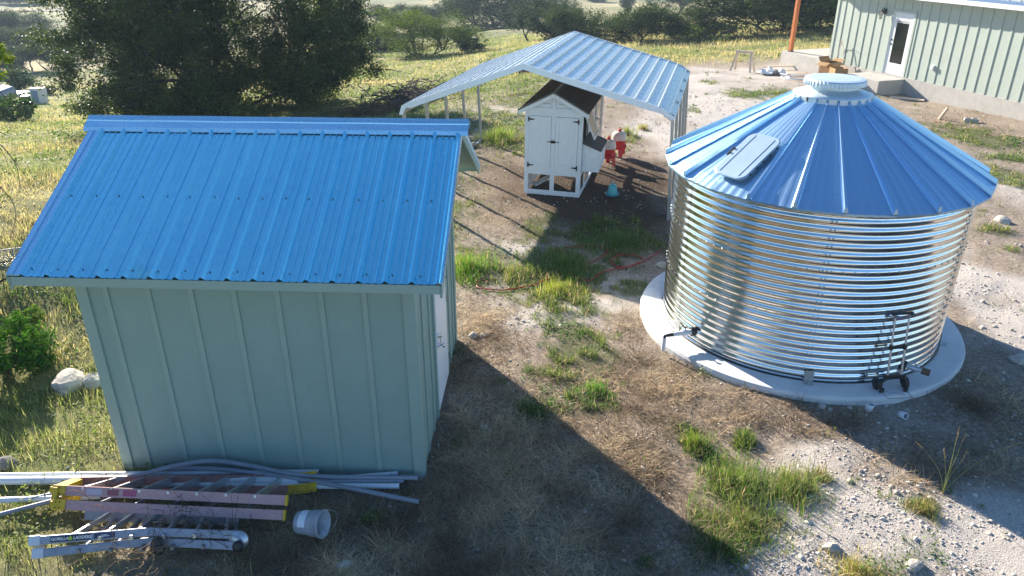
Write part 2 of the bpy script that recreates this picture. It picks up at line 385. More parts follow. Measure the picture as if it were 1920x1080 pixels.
def masks(x, y):
    nz = fbm(x*1.6, y*1.6, 41, 4); n2 = fbm(x*.45, y*.45, 47, 3)
    fld = field_mask(x, y)
    g = np.clip((bsum('green', x, y)*1.5+(nz-.5)*1.5+(fbm(x*5, y*5, 43, 3)-.5)*1.6-.42)*1.8, 0, 1)
    d = np.clip((bsum('dry', x, y)*1.3+(n2-.5)*1.2-.28)*1.4, 0, 1)
    pl = np.clip((bsum('pale', x, y)*1.4+(fbm(x*1.1, y*1.1, 53, 4)-.5)*1.6-.30)*1.4, 0, 1)
    s = np.clip((bsum('soil', x, y)*1.3+(nz-.5)*.8-.3)*1.5, 0, 1)
    return g, d, pl, s, fld
def build_ground():
    thf = np.linspace(rad(-50), rad(50), 560); thb = np.linspace(rad(50), rad(310), 90)[1:-1]
    th = np.concatenate([thf, thb]); nth = len(th)
    rr = np.concatenate([[0.02], np.geomspace(1.2, 34, 330), np.geomspace(34, 1450, 150)[1:]])
    T, Rr = np.meshgrid(th, rr); x = (Rr*np.sin(T)).ravel(); y = (Rr*np.cos(T)).ravel()
    z = H(x, y); g, d, pl, s, fld = masks(x, y)
    V = np.stack([x, y, z], 1)
    i, j = np.meshgrid(np.arange(len(rr)-1), np.arange(nth), indexing='ij'); j2 = (j+1) % nth
    Fc = np.stack([i*nth+j, i*nth+j2, (i+1)*nth+j2, (i+1)*nth+j], -1).reshape(-1, 4)[:, ::-1]
    o = tri_mesh('ground', V, Fc, m_ground, np.stack([g, d, pl], 1), smooth=True)
    a = o.data.color_attributes.new('Col2', 'FLOAT_COLOR', 'POINT')
    a.data.foreach_set('color', np.stack([s, fld, np.zeros_like(s), np.ones_like(s)], 1).astype(np.float32).ravel())
    o['kind'] = 'structure'; o['label'] = 'dry rural ground of soil, gravel and grass'
def ground_material():
    m = bpy.data.materials.new('ground_soil'); m.use_nodes = True; t = m.node_tree; b = t.nodes['Principled BSDF']
    b.inputs['Roughness'].default_value = .95; b.inputs['Specular IOR Level'].default_value = .15
    L = t.links.new
    geo = t.nodes.new('ShaderNodeNewGeometry')
    def noise(sc, det=6, ro=.65):
        n = t.nodes.new('ShaderNodeTexNoise'); n.inputs['Scale'].default_value = sc; n.inputs['Detail'].default_value = det; n.inputs['Roughness'].default_value = ro
        L(geo.outputs['Position'], n.inputs['Vector']); return n.outputs['Fac']
    def ramp(f, stops):
        r = t.nodes.new('ShaderNodeValToRGB'); e = r.color_ramp.elements
        while len(e) < len(stops): e.new(.5)
        for q, (p, c) in zip(e, stops): q.position = p; q.color = (*c, 1)
        L(f, r.inputs[0]); return r.outputs[0]
    def mix(f, a, c):
        x = t.nodes.new('ShaderNodeMix'); x.data_type = 'RGBA'; L(f, x.inputs[0]); L(a, x.inputs[6]); L(c, x.inputs[7]); return x.outputs[2]
    def math_(op, a, c):
        x = t.nodes.new('ShaderNodeMath'); x.operation = op; x.use_clamp = True
        for k, q in enumerate((a, c)):
            if isinstance(q, (int, float)): x.inputs[k].default_value = q
            else: L(q, x.inputs[k])
        return x.outputs[0]
    A = t.nodes.new('ShaderNodeAttribute'); A.attribute_name = 'Col'; sa = t.nodes.new('ShaderNodeSeparateColor'); L(A.outputs['Color'], sa.inputs[0])
    B = t.nodes.new('ShaderNodeAttribute'); B.attribute_name = 'Col2'; sb = t.nodes.new('ShaderNodeSeparateColor'); L(B.outputs['Color'], sb.inputs[0])
    nf = noise(22, 8, .75); nm = noise(2.6, 6); nl = noise(.35, 5); ng = noise(70, 5, .7)
    soil = ramp(nf, [(.28, (.11, .085, .065)), (.5, (.29, .235, .185)), (.70, (.52, .44, .36))])
    pale = ramp(ng, [(.28, (.22, .19, .165)), (.5, (.52, .47, .42)), (.72, (.78, .73, .68))])
    dark = ramp(nf, [(.3, (.045, .030, .022)), (.7, (.13, .085, .06))])
    that = ramp(nf, [(.30, (.05, .036, .026)), (.5, (.22, .165, .115)), (.70, (.50, .39, .28))])
    grn = ramp(nf, [(.3, (.035, .05, .014)), (.6, (.10, .125, .035)), (.8, (.20, .19, .08))])
    fcol = ramp(nl, [(.3, (.12, .16, .045)), (.5, (.23, .23, .085)), (.70, (.38, .32, .16))])
    nxl = noise(.035, 5)
    fcol2 = ramp(nxl, [(.36, (.12, .16, .06)), (.5, (.28, .26, .13)), (.64, (.46, .38, .22))])
    cdist = t.nodes.new('ShaderNodeVectorMath'); cdist.operation = 'LENGTH'; L(geo.outputs['Position'], cdist.inputs[0])
    mr = t.nodes.new('ShaderNodeMapRange'); mr.inputs['From Min'].default_value = 50; mr.inputs['From Max'].default_value = 85; L(cdist.outputs['Value'], mr.inputs[0])
    fcol = mix(mr.outputs[0], fcol, fcol2)
    fn = ramp(nm, [(.3, (.60, .60, .60)), (.7, (1.15, 1.15, 1.15))])
    fm = t.nodes.new('ShaderNodeMix'); fm.data_type = 'RGBA'; fm.blend_type = 'MULTIPLY'; fm.inputs[0].default_value = 1; L(fcol, fm.inputs[6]); L(fn, fm.inputs[7])
    pm = math_('ADD', sa.outputs[2], math_('MULTIPLY', math_('SUBTRACT', nm, .55), 1.4))
    c = mix(pm, soil, pale)
    c = mix(sb.outputs[0], c, dark)
    c = mix(math_('MULTIPLY', sa.outputs[1], .75), c, that)
    c = mix(math_('MULTIPLY', sa.outputs[0], .75), c, grn)
    c = mix(sb.outputs[1], c, fm.outputs[2])
    L(c, b.inputs['Base Color'])
    bp = t.nodes.new('ShaderNodeBump'); bp.inputs['Strength'].default_value = .9; bp.inputs['Distance'].default_value = .035
    L(math_('ADD', math_('MULTIPLY', nf, .6), math_('MULTIPLY', ng, .5)), bp.inputs['Height']); L(bp.outputs[0], b.inputs['Normal'])
    return m
m_ground = ground_material()
build_ground()
# distant road across the valley
def ribbon(name, pts, wd, mat, dz):
    V = []; F_ = []
    P = [Vector((p[0], p[1], 0)) for p in pts]
    for i, p in enumerate(P):
        t_ = (P[min(i+1, len(P)-1)]-P[max(0, i-1)]).normalized(); n = Vector((-t_.y, t_.x, 0))*wd/2
        for s in (-1, 1): q = p+n*s; V.append((q.x, q.y, h1(q.x, q.y)+dz))
    mb = MB(); mb.add(V, [(2*i, 2*i+1, 2*i+3, 2*i+2) for i in range(len(P)-1)]); return mb.build(name, mat)
a_, b_ = hit(-260, 22), hit(480, -2)
m_asph = M('asphalt', (.07, .07, .075), .9)
rp = [a_+(b_-a_)*k/40+np.array([0, 3*math.sin(k*.16), 0]) for k in range(41)]
ribbon('road', rp, 5.0, m_asph, .12)['kind'] = 'structure'

# ================================================================== STORAGE SHED
W, D = 3.146, 2.895; ZE, ZR, AO, OL, OR = 2.351, 3.286, .388, .341, .341
shed = thing('storage_shed', 'sage green storage shed with a sky-tinted metal gable roof', 'shed', (-.915, 6.238, 0), (0, 0, rad(-2.745)))
slope = (ZR-ZE)/(D/2+AO)
zw = ZR-(D/2)*slope-.09
mb = MB(); mb.prism([(0, -.12), (D, -.12), (D, zw), (D/2, ZR-.09), (0, zw)], -W, 0, 'x')
mb.build('wall', m_sage, shed)
mb = MB()
for k in range(7):
    x = -W+.262+.4064*k; mb.box2((x-.025, -.014, -.1), (x+.025, .0, zw-.02))
for y in (.40, .80, 2.28, 2.62): mb.box2((0, y-.025, -.1), (.014, y+.025, zw+min(y, D-y)*slope-.03))
mb.build('batten', m_sagetrim, shed, bevel=.002)
for a_, b_ in (((-W-.02, -.022, -.11), (-W+.092, .003, zw-.02)), ((-.092, -.022, -.11), (.022, .003, zw-.02)), ((.0005, .0035, -.11), (.022, .085, zw-.02)), ((-.003, D-.09, -.11), (.022, D+.02, zw-.03)), ((-W-.022, .0035, -.11), (-W+.003, .09, zw-.02))):
    mb = MB(); mb.box2(a_, b_); mb.build('corner_trim', m_sagetrim, shed, bevel=.003)
# door on the right-hand side wall
dr = MB(); dr.box2((.004, 1.09, .05), (.030, 1.91, 2.05)); dr = dr.build('door', m_doorp, shed, bevel=.003)
mb = MB()
for a, b in (((.0, 1.02, -.05), (.024, 1.08, 2.13)), ((.0, 1.92, -.05), (.024, 1.98, 2.13)), ((.0, 1.02, 2.06), (.0235, 1.98, 2.13))): mb.box2(a, b)
mb.build('door_frame', m_sagetrim, shed)
mb = MB(); mb.lathe([(.0, 0), (.032, 0), (.032, .01), (.013, .012), (.013, .04), (.026, .048), (.03, .062), (.022, .076), (0, .08)], 16, (.03, 1.155, .88), Euler((0, rad(90), 0)).to_matrix()); mb.build('doorknob', m_chrome, dr)
mb = MB(); mb.lathe([(0, 0), (.03, 0), (.03, .012), (.022, .02), (0, .021)], 16, (.03, 1.155, 1.0), Euler((0, rad(90), 0)).to_matrix()); mb.box((.062, 1.155, .985), (.03, .006, .02)); mb.box((.06, 1.157, .93), (.004, .022, .075)); mb.build('deadbolt', m_chrome, dr)
for z in (.30, 1.08, 1.85):
    mb = MB(); mb.box((.03, 1.915, z), (.014, .035, .09)); mb.tube([(.04, 1.915, z-.05), (.04, 1.915, z+.05)], .007, 8); mb.build('hinge', m_chrome, dr)
# roof panels: big ribs 9 inches apart, two small ribs between
def rib_profile(x0, x1, sp, hb=.034, wb=.064, wt=.016, small=True, off=0.):
    pts = [(x0, 0)]; x = x0+off
    while x < x1-.02:
        if x-wb/2 > pts[-1][0]: pts += [(x-wb/2, 0)]
        if x-wt/2 > x0: pts += [(x-wt/2, hb), (x+wt/2, hb), (x+wb/2, 0)]
        if small:
            for f in (.36, .64):
                c = x+sp*f
                if c+.012 < x1: pts += [(c-.011, 0), (c-.004, .009), (c+.004, .009), (c+.011, 0)]
        x += sp
    pts.append((x1, 0)); pts = [p for p in pts if p[0] <= x1+1e-6]
    return sorted(pts, key=lambda p: p[0])
def slope_sheet(mb, prof, y0, z0, y1, z1, n=14, lift=0., wav=.0012, mi=0):
    dy, dz = y1-y0, z1-z0; L = math.hypot(dy, dz); ny, nz_ = -dz/L, dy/L
    if nz_ < 0: ny, nz_ = -ny, -nz_
    vs = []; m = len(prof)
    for i in range(n+1):
        f = i/n
        for x, h in prof:
            hh = h+lift+wav*math.sin(x*9+f*23)*math.sin(f*9+x*4)
            vs.append((x, y0+dy*f+ny*hh, z0+dz*f+nz_*hh))
    fs = [(i*m+k, i*m+k+1, (i+1)*m+k+1, (i+1)*m+k) for i in range(n) for k in range(m-1)]
    if dy < 0: fs = [q[::-1] for q in fs]
    mb.add(vs, fs, mi)
prof = rib_profile(-W-OL, OR, .2286, off=.135)
mb = MB(); slope_sheet(mb, prof, -AO, ZE, D/2, ZR)
ribs = [-W-OL+.135+.2286*k for k in range(17)]
L_ = math.hypot(D/2+AO, ZR-ZE)
for fi, f in enumerate((.045, .48, .93)):
    for k, x in enumerate(ribs):
        xx = x+.05+random.uniform(-.004, .02); ff = f+random.uniform(-.004, .004)
        y = -AO+(D/2+AO)*ff; z = ZE+(ZR-ZE)*ff
        mb.rock((xx, y-.003, z+.006), (.0085, .0085, .006), k, 1, 1, 0)
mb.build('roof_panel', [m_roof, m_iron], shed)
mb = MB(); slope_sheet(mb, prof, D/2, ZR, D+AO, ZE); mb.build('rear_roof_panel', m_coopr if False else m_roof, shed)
mb = MB()   # deck and soffit under the sheets
th = .02; c_ = .035
mb.prism([(-AO+.02, ZE-c_), (D/2, ZR-c_), (D+AO-.02, ZE-c_), (D+AO-.02, ZE-c_-th), (D/2, ZR-c_-th), (-AO+.02, ZE-c_-th)], -W-OL+.03, OR-.03, 'x'); mb.build('roof_deck', m_sage, shed)
for ya_ in (-AO, D+AO-.02):
    mb = MB(); mb.box2((-W-OL+.012, ya_, ZE-.09), (OR-.012, ya_+.02, ZE-.006)); mb.build('fascia', m_sagetrim, shed, bevel=.002)
def rake(mb, x0, x1, dz0, dz1, over=0.0):
    for ya, za, yb, zb in ((-AO-over, ZE-over*slope, D/2, ZR), (D/2, ZR, D+AO+over, ZE-over*slope)):
        q = [(ya, za+dz0), (yb, zb+dz0), (yb, zb+dz1), (ya, za+dz1)]
        n = 4; vs = [(x0, *p) for p in q]+[(x1, *p) for p in q]
        mb.add(vs, [(0, 1, 2, 3), (7, 6, 5, 4)]+[(i, i+4, (i+1) % 4+4, (i+1) % 4) for i in range(4)])
for xa_ in (OR-.025, -W-OL+.003): mb = MB(); rake(mb, xa_, xa_+.022, -.125, -.012); mb.build('rake_board', m_sagetrim, shed)
mb = MB(); rake(mb, OR-.002, OR+.004, -.055, .018, .004); rake(mb, OR-.05, OR-.002, .012, .018, .004); mb.build('rake_trim', m_roofcap, shed)
mb = MB(); rake(mb, -W-OL-.004, -W-OL+.002, -.055, .020, .004); rake(mb, -W-OL+.002, -W-OL+.05, .012, .018, .004); rake(mb, -W-OL+.05, -W-OL+.058, .012, .028, .004); rake(mb, -W-OL+.058, -W-OL+.115, .010, .016, .004); rake(mb, -W-OL+.115, -W-OL+.123, .010, .026, .004); mb.build('rake_trim', m_roofcap, shed)
mb = MB()
x0, x1 = -W-OL-.06, OR+.07
for s in (-1, 1):
    cs = 1/math.sqrt(1+slope*slope); pr_ = [(0, .066), (.012, .054), (.050, .046), (.053, .056), (.062, .056), (.065, .046), (.155, .044), (.172, .012)]
    vs = []; N = 12
    for i in range(N+1):
        x = x0+(x1-x0)*i/N
        for d, h in pr_: vs.append((x, D/2+s*d*cs, ZR-d*cs*slope+h+.0015*math.sin(i*2.1+d*30)))
    m_ = len(pr_); fs = [(i*m_+k, i*m_+k+1, (i+1)*m_+k+1, (i+1)*m_+k) for i in range(N) for k in range(m_-1)]
    if s > 0: fs = [q[::-1] for q in fs]
    mb.add(vs, fs)
mb.build('ridge_cap', m_roofcap, shed)

# ================================================================== RAIN TANK (grain bin)
TX, TY, RT, TE, RO, SR = 4.063, 9.705, 1.854, 2.305, 2.011, 2.182
pad = MB(); prof_ = [(0, -.25), (SR-.01, -.25), (SR, -.2), (SR+.006, .045), (SR-.012, .08), (SR-.05, .084), (0, .084)]
pad.lathe(prof_, 128, smooth=False); padO = pad.build('concrete_pad', m_conc2, None, (TX, TY, 0))
tag(padO, 'round pale concrete pad under the corrugated water tank', 'concrete pad')
tank = thing('water_tank', 'round corrugated galvanized water tank with sky-tinted conical ribbed roof', 'water tank', (TX, TY, .084))
HT = TE-.084
mb = MB(); prof_ = []; npc = 12; nc = 22
for i in range(nc*npc+1):
    ph = i/npc; prof_.append((RT+.0085*math.sin(2*math.pi*ph-1.4), .03+ph*(HT-.03)/nc))
mb.lathe([(RT-.005, 0), (RT-.005, .03)]+prof_, 288)
mb.build('tank_wall', m_tank, tank)
mb = MB()
def bolt(mb, ang, z, r=.014, out=.010):
    c = (math.cos(ang), math.sin(ang)); R = Matrix.Rotation(ang, 3, 'Z')@Euler((0, rad(90), 0)).to_matrix()
    mb.lathe([(r, -.01), (r, .004), (r*.6, .009), (0, .010)], 6, ((RT+out)*c[0], (RT+out)*c[1], z), R, smooth=False)
pc = (HT-.03)/nc
seam = [rad(-105)+k*2*math.pi/6 for k in range(6)]
for sa in seam:
    for k in range(nc):
        for d in (-.012, .012): bolt(mb, sa+d, .03+pc*(k+.47))
for lvl in (7, 14, 21):
    for k in range(90):
        bolt(mb, 2*math.pi*k/90+.02, .03+pc*(lvl+.47), .012)
tag(mb.build('bolt', m_post, tank), None, None, None, 'stuff')
for sa in seam: # lap joints of the wall sheets
    mb = MB(); pr2 = [(r+.003, z) for r, z in prof_]; mb.lathe(pr2, 3, a0=sa-.022, a1=sa+.022); mb.build('sheet_lap', m_tank, tank)
KS = .56
def cz(r): return HT+(RO-r)*KS
R0_, R1_ = .42, RO
def panel_mesh():
    mb = MB(); N = 18; M_ = 10; vs = []
    for i in range(M_+1):
        r = R0_+(R1_-R0_)*i/M_
        for k in range(N+1):
            a = rad(-7.5+15*k/N); fl = .0020*(1 if (k % 4) in (1, 2) else -1)*(r/R1_)
            if k in (0, N): fl = 0
            rr = r*math.cos(rad(7.5))/math.cos(a) if i == M_ else r
            vs.append((rr*math.cos(a), rr*math.sin(a), cz(r)+fl+(-.006 if i == M_ else 0)))
    fs = [(i*(N+1)+k, (i+1)*(N+1)+k, (i+1)*(N+1)+k+1, i*(N+1)+k+1) for i in range(M_) for k in range(N)]
    mb.add(vs, fs)
    # turned-down lip at the eave
    b = len(mb.v); lip = []
    for k in range(N+1):
        q = vs[M_*(N+1)+k]; lip += [q, (q[0]*.998, q[1]*.998, q[2]-.028)]
    mb.add(lip, [(2*k, 2*k+1, 2*k+3, 2*k+2) for k in range(N)])
    return mb
pm = panel_mesh()
def rib_mesh():
    mb = MB(); vs = []; secs = []
    for i in range(6):
        r = R0_+.03+(R1_-R0_-.035)*i/5; wv = .010+.013*i/5; hh = .050+.014*i/5; z = cz(r)
        secs.append([(r, -wv*1.5, z+.001), (r, -wv, z+.014), (r, -wv*.6, z+hh), (r, wv*.6, z+hh), (r, wv, z+.014), (r, wv*1.5, z+.001)])
    for s_ in secs: vs += s_
    fs = [(i*6+k, (i+1)*6+k, (i+1)*6+k+1, i*6+k+1) for i in range(5) for k in range(5)]+[(30, 31, 32, 33, 34, 35)]
    mb.add(vs, fs)
    for i in (0, 2, 4):
        r = R0_+.12+(R1_-R0_-.2)*i/4; mb.rock((r, 0, cz(r)+.046+.01*i/5), (.010, .010, .008), i, 1, 0, 0)
    return mb
first = None; firstr = None
for k in range(24):
    a = rad(-103+15*k+7.5)
    if first is None: first = pm.build('roof_panel', m_bin, tank, (0, 0, 0), (0, 0, a))
    else:
        o = first.copy(); COL.objects.link(o); o.parent = tank; o.rotation_euler = (0, 0, a)
    if k == 21: continue
    a = rad(-103+15*k)
    if firstr is None: firstr = rib_mesh().build('roof_rib', m_bin, tank, (0, 0, 0), (0, 0, a))
    else:
        o = firstr.copy(); COL.objects.link(o); o.parent = tank; o.rotation_euler = (0, 0, a)
ZL = 3.40-.084
mb = MB(); mb.lathe([(.48, cz(.48)+.050), (.483, cz(.48)+.056), (.40, cz(.42)+.052), (.29, cz(.30)+.020), (.285, cz(.3)+.03), (.285, ZL-.01), (.30, ZL-.01)], 72); mb.build('peak_collar', m_lid, tank)
mb = MB()
for k in range(24):      # upstand closures between the ribs
    a0 = rad(-103+15*k+1.6); a1 = rad(-103+15*(k+1)-1.6)
    mb.lathe([(.486, cz(.48)-.004), (.486, cz(.48)+.055)], 4, a0=a0, a1=a1)
mb.build('collar_flange', m_lid, tank)
mb = MB(); n_ = 96; vs = [(0, 0, ZL+.02)]
for r, z, fl in ((.30, ZL+.012, 0), (.352, ZL+.004, 0), (.366, ZL-.012, .004), (.372, ZL-.065, .009)):
    for k in range(n_): rr = r+fl*(1 if k % 2 else -1); a = 2*math.pi*k/n_; vs.append((rr*math.cos(a), rr*math.sin(a), z))
fs = [(0, 1+k, 1+(k+1) % n_) for k in range(n_)]
for i in range(3):
    for k in range(n_): fs.append((1+i*n_+k, 1+(i+1)*n_+k, 1+(i+1)*n_+(k+1) % n_, 1+i*n_+(k+1) % n_))
mb.add(vs, fs); mb.build('peak_lid', m_lid, tank)
# hatch
RB = Matrix.Rotation(rad(-145.0), 3, 'Z')@Euler((0, math.atan(KS), 0)).to_matrix()
rc = 1.50
hc = Vector((rc*math.cos(rad(-145)), rc*math.sin(rad(-145)), cz(rc)))
nrm = RB@Vector((0, 0, 1))
def rrect(lx, ly, r, n=6):
    out = []
    for cx, cy, a0 in ((lx-r, ly-r, 0), (-lx+r, ly-r, 90), (-lx+r, -ly+r, 180), (lx-r, -ly+r, 270)):
        for k in range(n+1): a = rad(a0+90*k/n); out.append((cx+r*math.cos(a), cy+r*math.sin(a)))
    return out
def plate(mb, loops, mi=0):
    """stack of rounded loops closed on top"""
    vs = []; n = len(loops[0][0])
    for pts, z in loops: vs += [hc+RB@Vector((x, y, z)) for x, y in pts]
    fs = [(i*n+k, i*n+(k+1) % n, (i+1)*n+(k+1) % n, (i+1)*n+k) for i in range(len(loops)-1) for k in range(n)]
    fs.append(tuple((len(loops)-1)*n+k for k in range(n))); mb.add(vs, fs, mi)
mb = MB(); plate(mb, [(rrect(.34, .185, .09), -.01), (rrect(.34, .185, .09), .046)]); hf = mb.build('hatch_frame', m_post, tank)
mb = MB(); plate(mb, [(rrect(.385, .225, .10), .044), (rrect(.39, .23, .10), .066), (rrect(.38, .22, .10), .073)])
for y in (-.14, .14):
    vs = [hc+RB@Vector(q) for q in ((-.34, y-.006, .0735), (.34, y-.006, .0735), (.34, y, .079), (-.34, y, .079), (-.34, y+.006, .0735), (.34, y+.006, .0735))]
    mb.add(vs, [(0, 1, 2, 3), (3, 2, 5, 4)])
mb.build('hatch_lid', m_hatch, tank)
mb = MB(); 
for dx in (-.05, .03): mb.box(hc+RB@Vector((dx, -.235, .075)), (.02, .03, .03), RB)
mb.box(hc+RB@Vector((0, -.262, .055)), (.12, .02, .02), RB); mb.build('latch', m_iron, tank)
for x in (-.25, -.12, 0, .12, .25): mb = MB(); mb.box(hc+RB@Vector((x, .232, .04)), (.02, .01, .02), RB); mb.build('hatch_bolt', m_iron, tank)
# anchor plates at the foot of the wall
for a in (-103.5, -28, -163, 80, 130):
    ca, sa = math.cos(rad(a)), math.sin(rad(a)); R = Matrix.Rotation(rad(a), 3, 'Z')
    mb = MB(); mb.box(((RT+.022)*ca, (RT+.022)*sa, .075), (.008, .11, .15), R); mb.box(((RT+.07)*ca, (RT+.07)*sa, .005), (.10, .11, .008), R)
    mb.rock(((RT+.08)*ca, (RT+.08)*sa, .018), (.014, .014, .014), 3, 1, 0, 0); mb.build('anchor_plate', m_post, tank, bevel=.003)
mb = MB(); mb.lathe([(RT+.018, .0), (RT+.024, .012), (RT-.02, .02)], 128); mb.build('base_seal', m_black, tank)
# hose outlet on the left: white ball valve, black elbow, pale riser
def tl(p): return Vector((p[0]-TX, p[1]-TY, p[2]-.084))
va = rad(-152.5)
p0 = Vector((RT*math.cos(va), RT*math.sin(va), .17)); dirv = Vector((math.cos(rad(-165)), math.sin(rad(-165)), -.02))
sp = thing; 
mb = MB(); mb.tube([p0-dirv*.02, p0+dirv*.045], .06, 16); mb.build('outlet_flange', m_black, tank)
mb = MB(); mb.tube([p0+dirv*.04, p0+dirv*.30], [.038, .03], 12); mb.tube([p0+dirv*.10, p0+dirv*.17], .045, 12); mb.tube([p0+dirv*.13+Vector((0, 0, .03)), p0+dirv*.13+Vector((0, 0, .075))], .012, 8); e = p0+dirv*.42; mb.tube([e+Vector((0, 0, -.03)), e+Vector((-.01, -.03, -.2))], .026, 10); mb.build('outlet_pipe', m_pvc, tank)
mb = MB(); mb.tube([p0+dirv*.29, p0+dirv*.35, e, e+Vector((0, 0, -.06))], .024, 10); mb.box(p0+dirv*.13+Vector((0, 0, .085)), (.05, .018, .012)); mb.build('outlet_elbow', m_black, tank)
# brass drain valve on the right
va = rad(-66); p0 = Vector((RT*math.cos(va), RT*math.sin(va), .16)); dirv = Vector((math.cos(rad(-38)), math.sin(rad(-38))*.75, -.08)).normalized()
mb = MB(); mb.tube([p0-dirv*.05, p0+dirv*.035], .058, 18); mb.build('valve_flange', m_black, tank)
mb = MB(); mb.tube([p0+dirv*.03, p0+dirv*.22], .026, 12); mb.tube([p0+dirv*.09, p0+dirv*.17], .036, 12); mb.bar(p0+dirv*.05+Vector((0, 0, .055)), p0+dirv*.20+Vector((0, 0, .065)), .022, .008); mb.tube([p0+dirv*.13, p0+dirv*.13+Vector((0, 0, .055))], .009, 8); mb.build('drain_valve', m_alu, tank)
mb = MB(); mb.tube([p0+dirv*.21, p0+dirv*.30], .042, 14); mb.build('valve_cap', M('brown_cap', (.12, .07, .04), .6), tank)

# ------------------------------------------------------------------ folding luggage cart
cart = thing('folding_hand_truck', 'black and silver folding hand truck leaning on the tank wall', 'hand truck', (4.56, 7.70, .084), (0, 0, rad(5)))
for s in (-1, 1):
    mb = MB(); mb.tube([(s*.085, .0, .18), (s*.085, .07, .62)], .0135, 10); mb.tube([(s*.085, .07, .60), (s*.085, .125, .95)], .0105, 10); mb.build('side_rail', m_alu, cart)
mb = MB(); mb.tube([(-.12, .128, .965), (.12, .128, .965)], .017, 10); mb.tube([(-.125, .128, .965), (-.085, .128, .965)], .022, 10); mb.tube([(.125, .128, .965), (.085, .128, .965)], .022, 10); mb.build('handle', m_black, cart)
mb = MB()
for k in range(9):
    x = -.085+.17*k/8; mb.box((x, .12, .905-.03*(1-((x/.085)**2))*0+.02*abs(x/.085)), (.024, .02, .035))
mb.build('handle_bracket', M('violet_grey_plastic', (.18, .17, .25), .4), cart)
mb = MB(); mb.bar((-.11, .066, .55), (.11, .066, .55), .03, .035); 
for s in (-1, 1): mb.tube([(s*.085, .058, .52), (s*.085, .073, .59)], .021, 10)
mb.build('cross_brace', m_black, cart, bevel=.003)
mb = MB(); mb.bar((-.13, .0, .185), (.13, .0, .185), .04, .05)
for s in (-1, 1): mb.tube([(s*.11, .0, .19), (s*.155, -.02, .12), (s*.16, -.05, .0)], .016, 8); mb.tube([(s*.07, .0, .19), (s*.13, .03, .07)], .014, 8); mb.box((s*.15, -.05, .03), (.05, .02, .06))
mb.build('axle_frame', m_black, cart, bevel=.002)
for s in (-1, 1):
    mb = MB(); mb.lathe([(0, -.018), (.055, -.018), (.073, -.014), (.075, 0), (.073, .014), (.055, .018), (0, .018)], 20, (s*.155+(.02 if s > 0 else -.03), .03, .078), Euler((0, rad(90), 0)).to_matrix()); mb.build('wheel', m_black, cart)
mb = MB(); pts = [(-.155, -.05, .015), (-.15, -.20, .012), (.15, -.20, .012), (.155, -.05, .015)]; mb.tube(pts, .005, 6); mb.tube([(-.1, -.05, .014), (.1, -.15, .012)], .003, 6); mb.build('toe_frame', m_alud, cart)
# dropped PVC fittings
def pvc_fit(u, v, rz, lab, tilt):
    g = G(u, v); o = MB(); r = .043; L = .09
    o.lathe([(r*.8, L), (r, L), (r, 0), (r*.8, 0), (r*.8, L)], 20, (0, 0, 0)); ob = o.build('pipe_coupling', m_pvc, None, (g[0], g[1], h1(g[0], g[1])+.02), (tilt, .2, rz)); tag(ob, lab, 'pipe fitting', 'white pipe fittings lying before the tank'); return ob
pvc_fit(1627, 768, .4, 'white pipe coupling standing against the front rim of the concrete pad', .15)
pvc_fit(1687, 776, .3, 'white pipe coupling lying with its open end to the viewer', 1.25)

# ================================================================== CARPORT
cp = thing('carport', 'blue grey ribbed metal carport roof on slim posts over the coop', 'carport', (.342, 14.531, 0), (0, -.046, rad(-15.07)))
CW, CL, CB, CR, CE = 5.106/2, 5.042, 2.035, 2.779, 1.797
key = [(-CW-.05, CE), (-CW+.02, CB-.06), (-CW+.16, CB+.005), (0, CR), (CW-.16, CB+.005), (CW+.07, CB-.09), (CW+.27, CE)]
def resample(key, sp):
    out = []; acc = 0
    for (x0, z0), (x1, z1) in zip(key[:-1], key[1:]):
        L = math.hypot(x1-x0, z1-z0); tx, tz = (x1-x0)/L, (z1-z0)/L; nx, nz = -tz, tx
        pos = 0; segs = [(0, 0)]
        s0 = (sp-acc) % sp
        s_ = s0
        while s_ < L-.03:
            if s_ > .03: segs += [(s_-.026, 0), (s_-.014, .024), (s_+.014, .024), (s_+.026, 0)]
            s_ += sp
        acc = (acc+L) % sp; segs.append((L, 0))
        for s2, h in segs: out.append((x0+tx*s2+nx*h, z0+tz*s2+nz*h))
    return out
pr3 = resample(key, .2286)
mb = MB(); N = 10; m_ = len(pr3); vs = [(x, -.02+(CL+.04)*i/N, z+.035) for i in range(N+1) for x, z in pr3]
mb.add(vs, [(i*m_+k, i*m_+k+1, (i+1)*m_+k+1, (i+1)*m_+k) for i in range(N) for k in range(m_-1)]); mb.build('roof_panel', m_cp, cp)
def off(key, d): # scaled section for underside
    return [(x*(1-.006), z-d) for x, z in key]
mb = MB(); k2 = off(key, .002); m_ = len(k2)
mb.add([(x, y, z+.03) for y in (.0, CL) for x, z in k2], [(k+1, k, m_+k, m_+k+1) for k in range(m_-1)]); mb.build('roof_underside', m_under, cp)
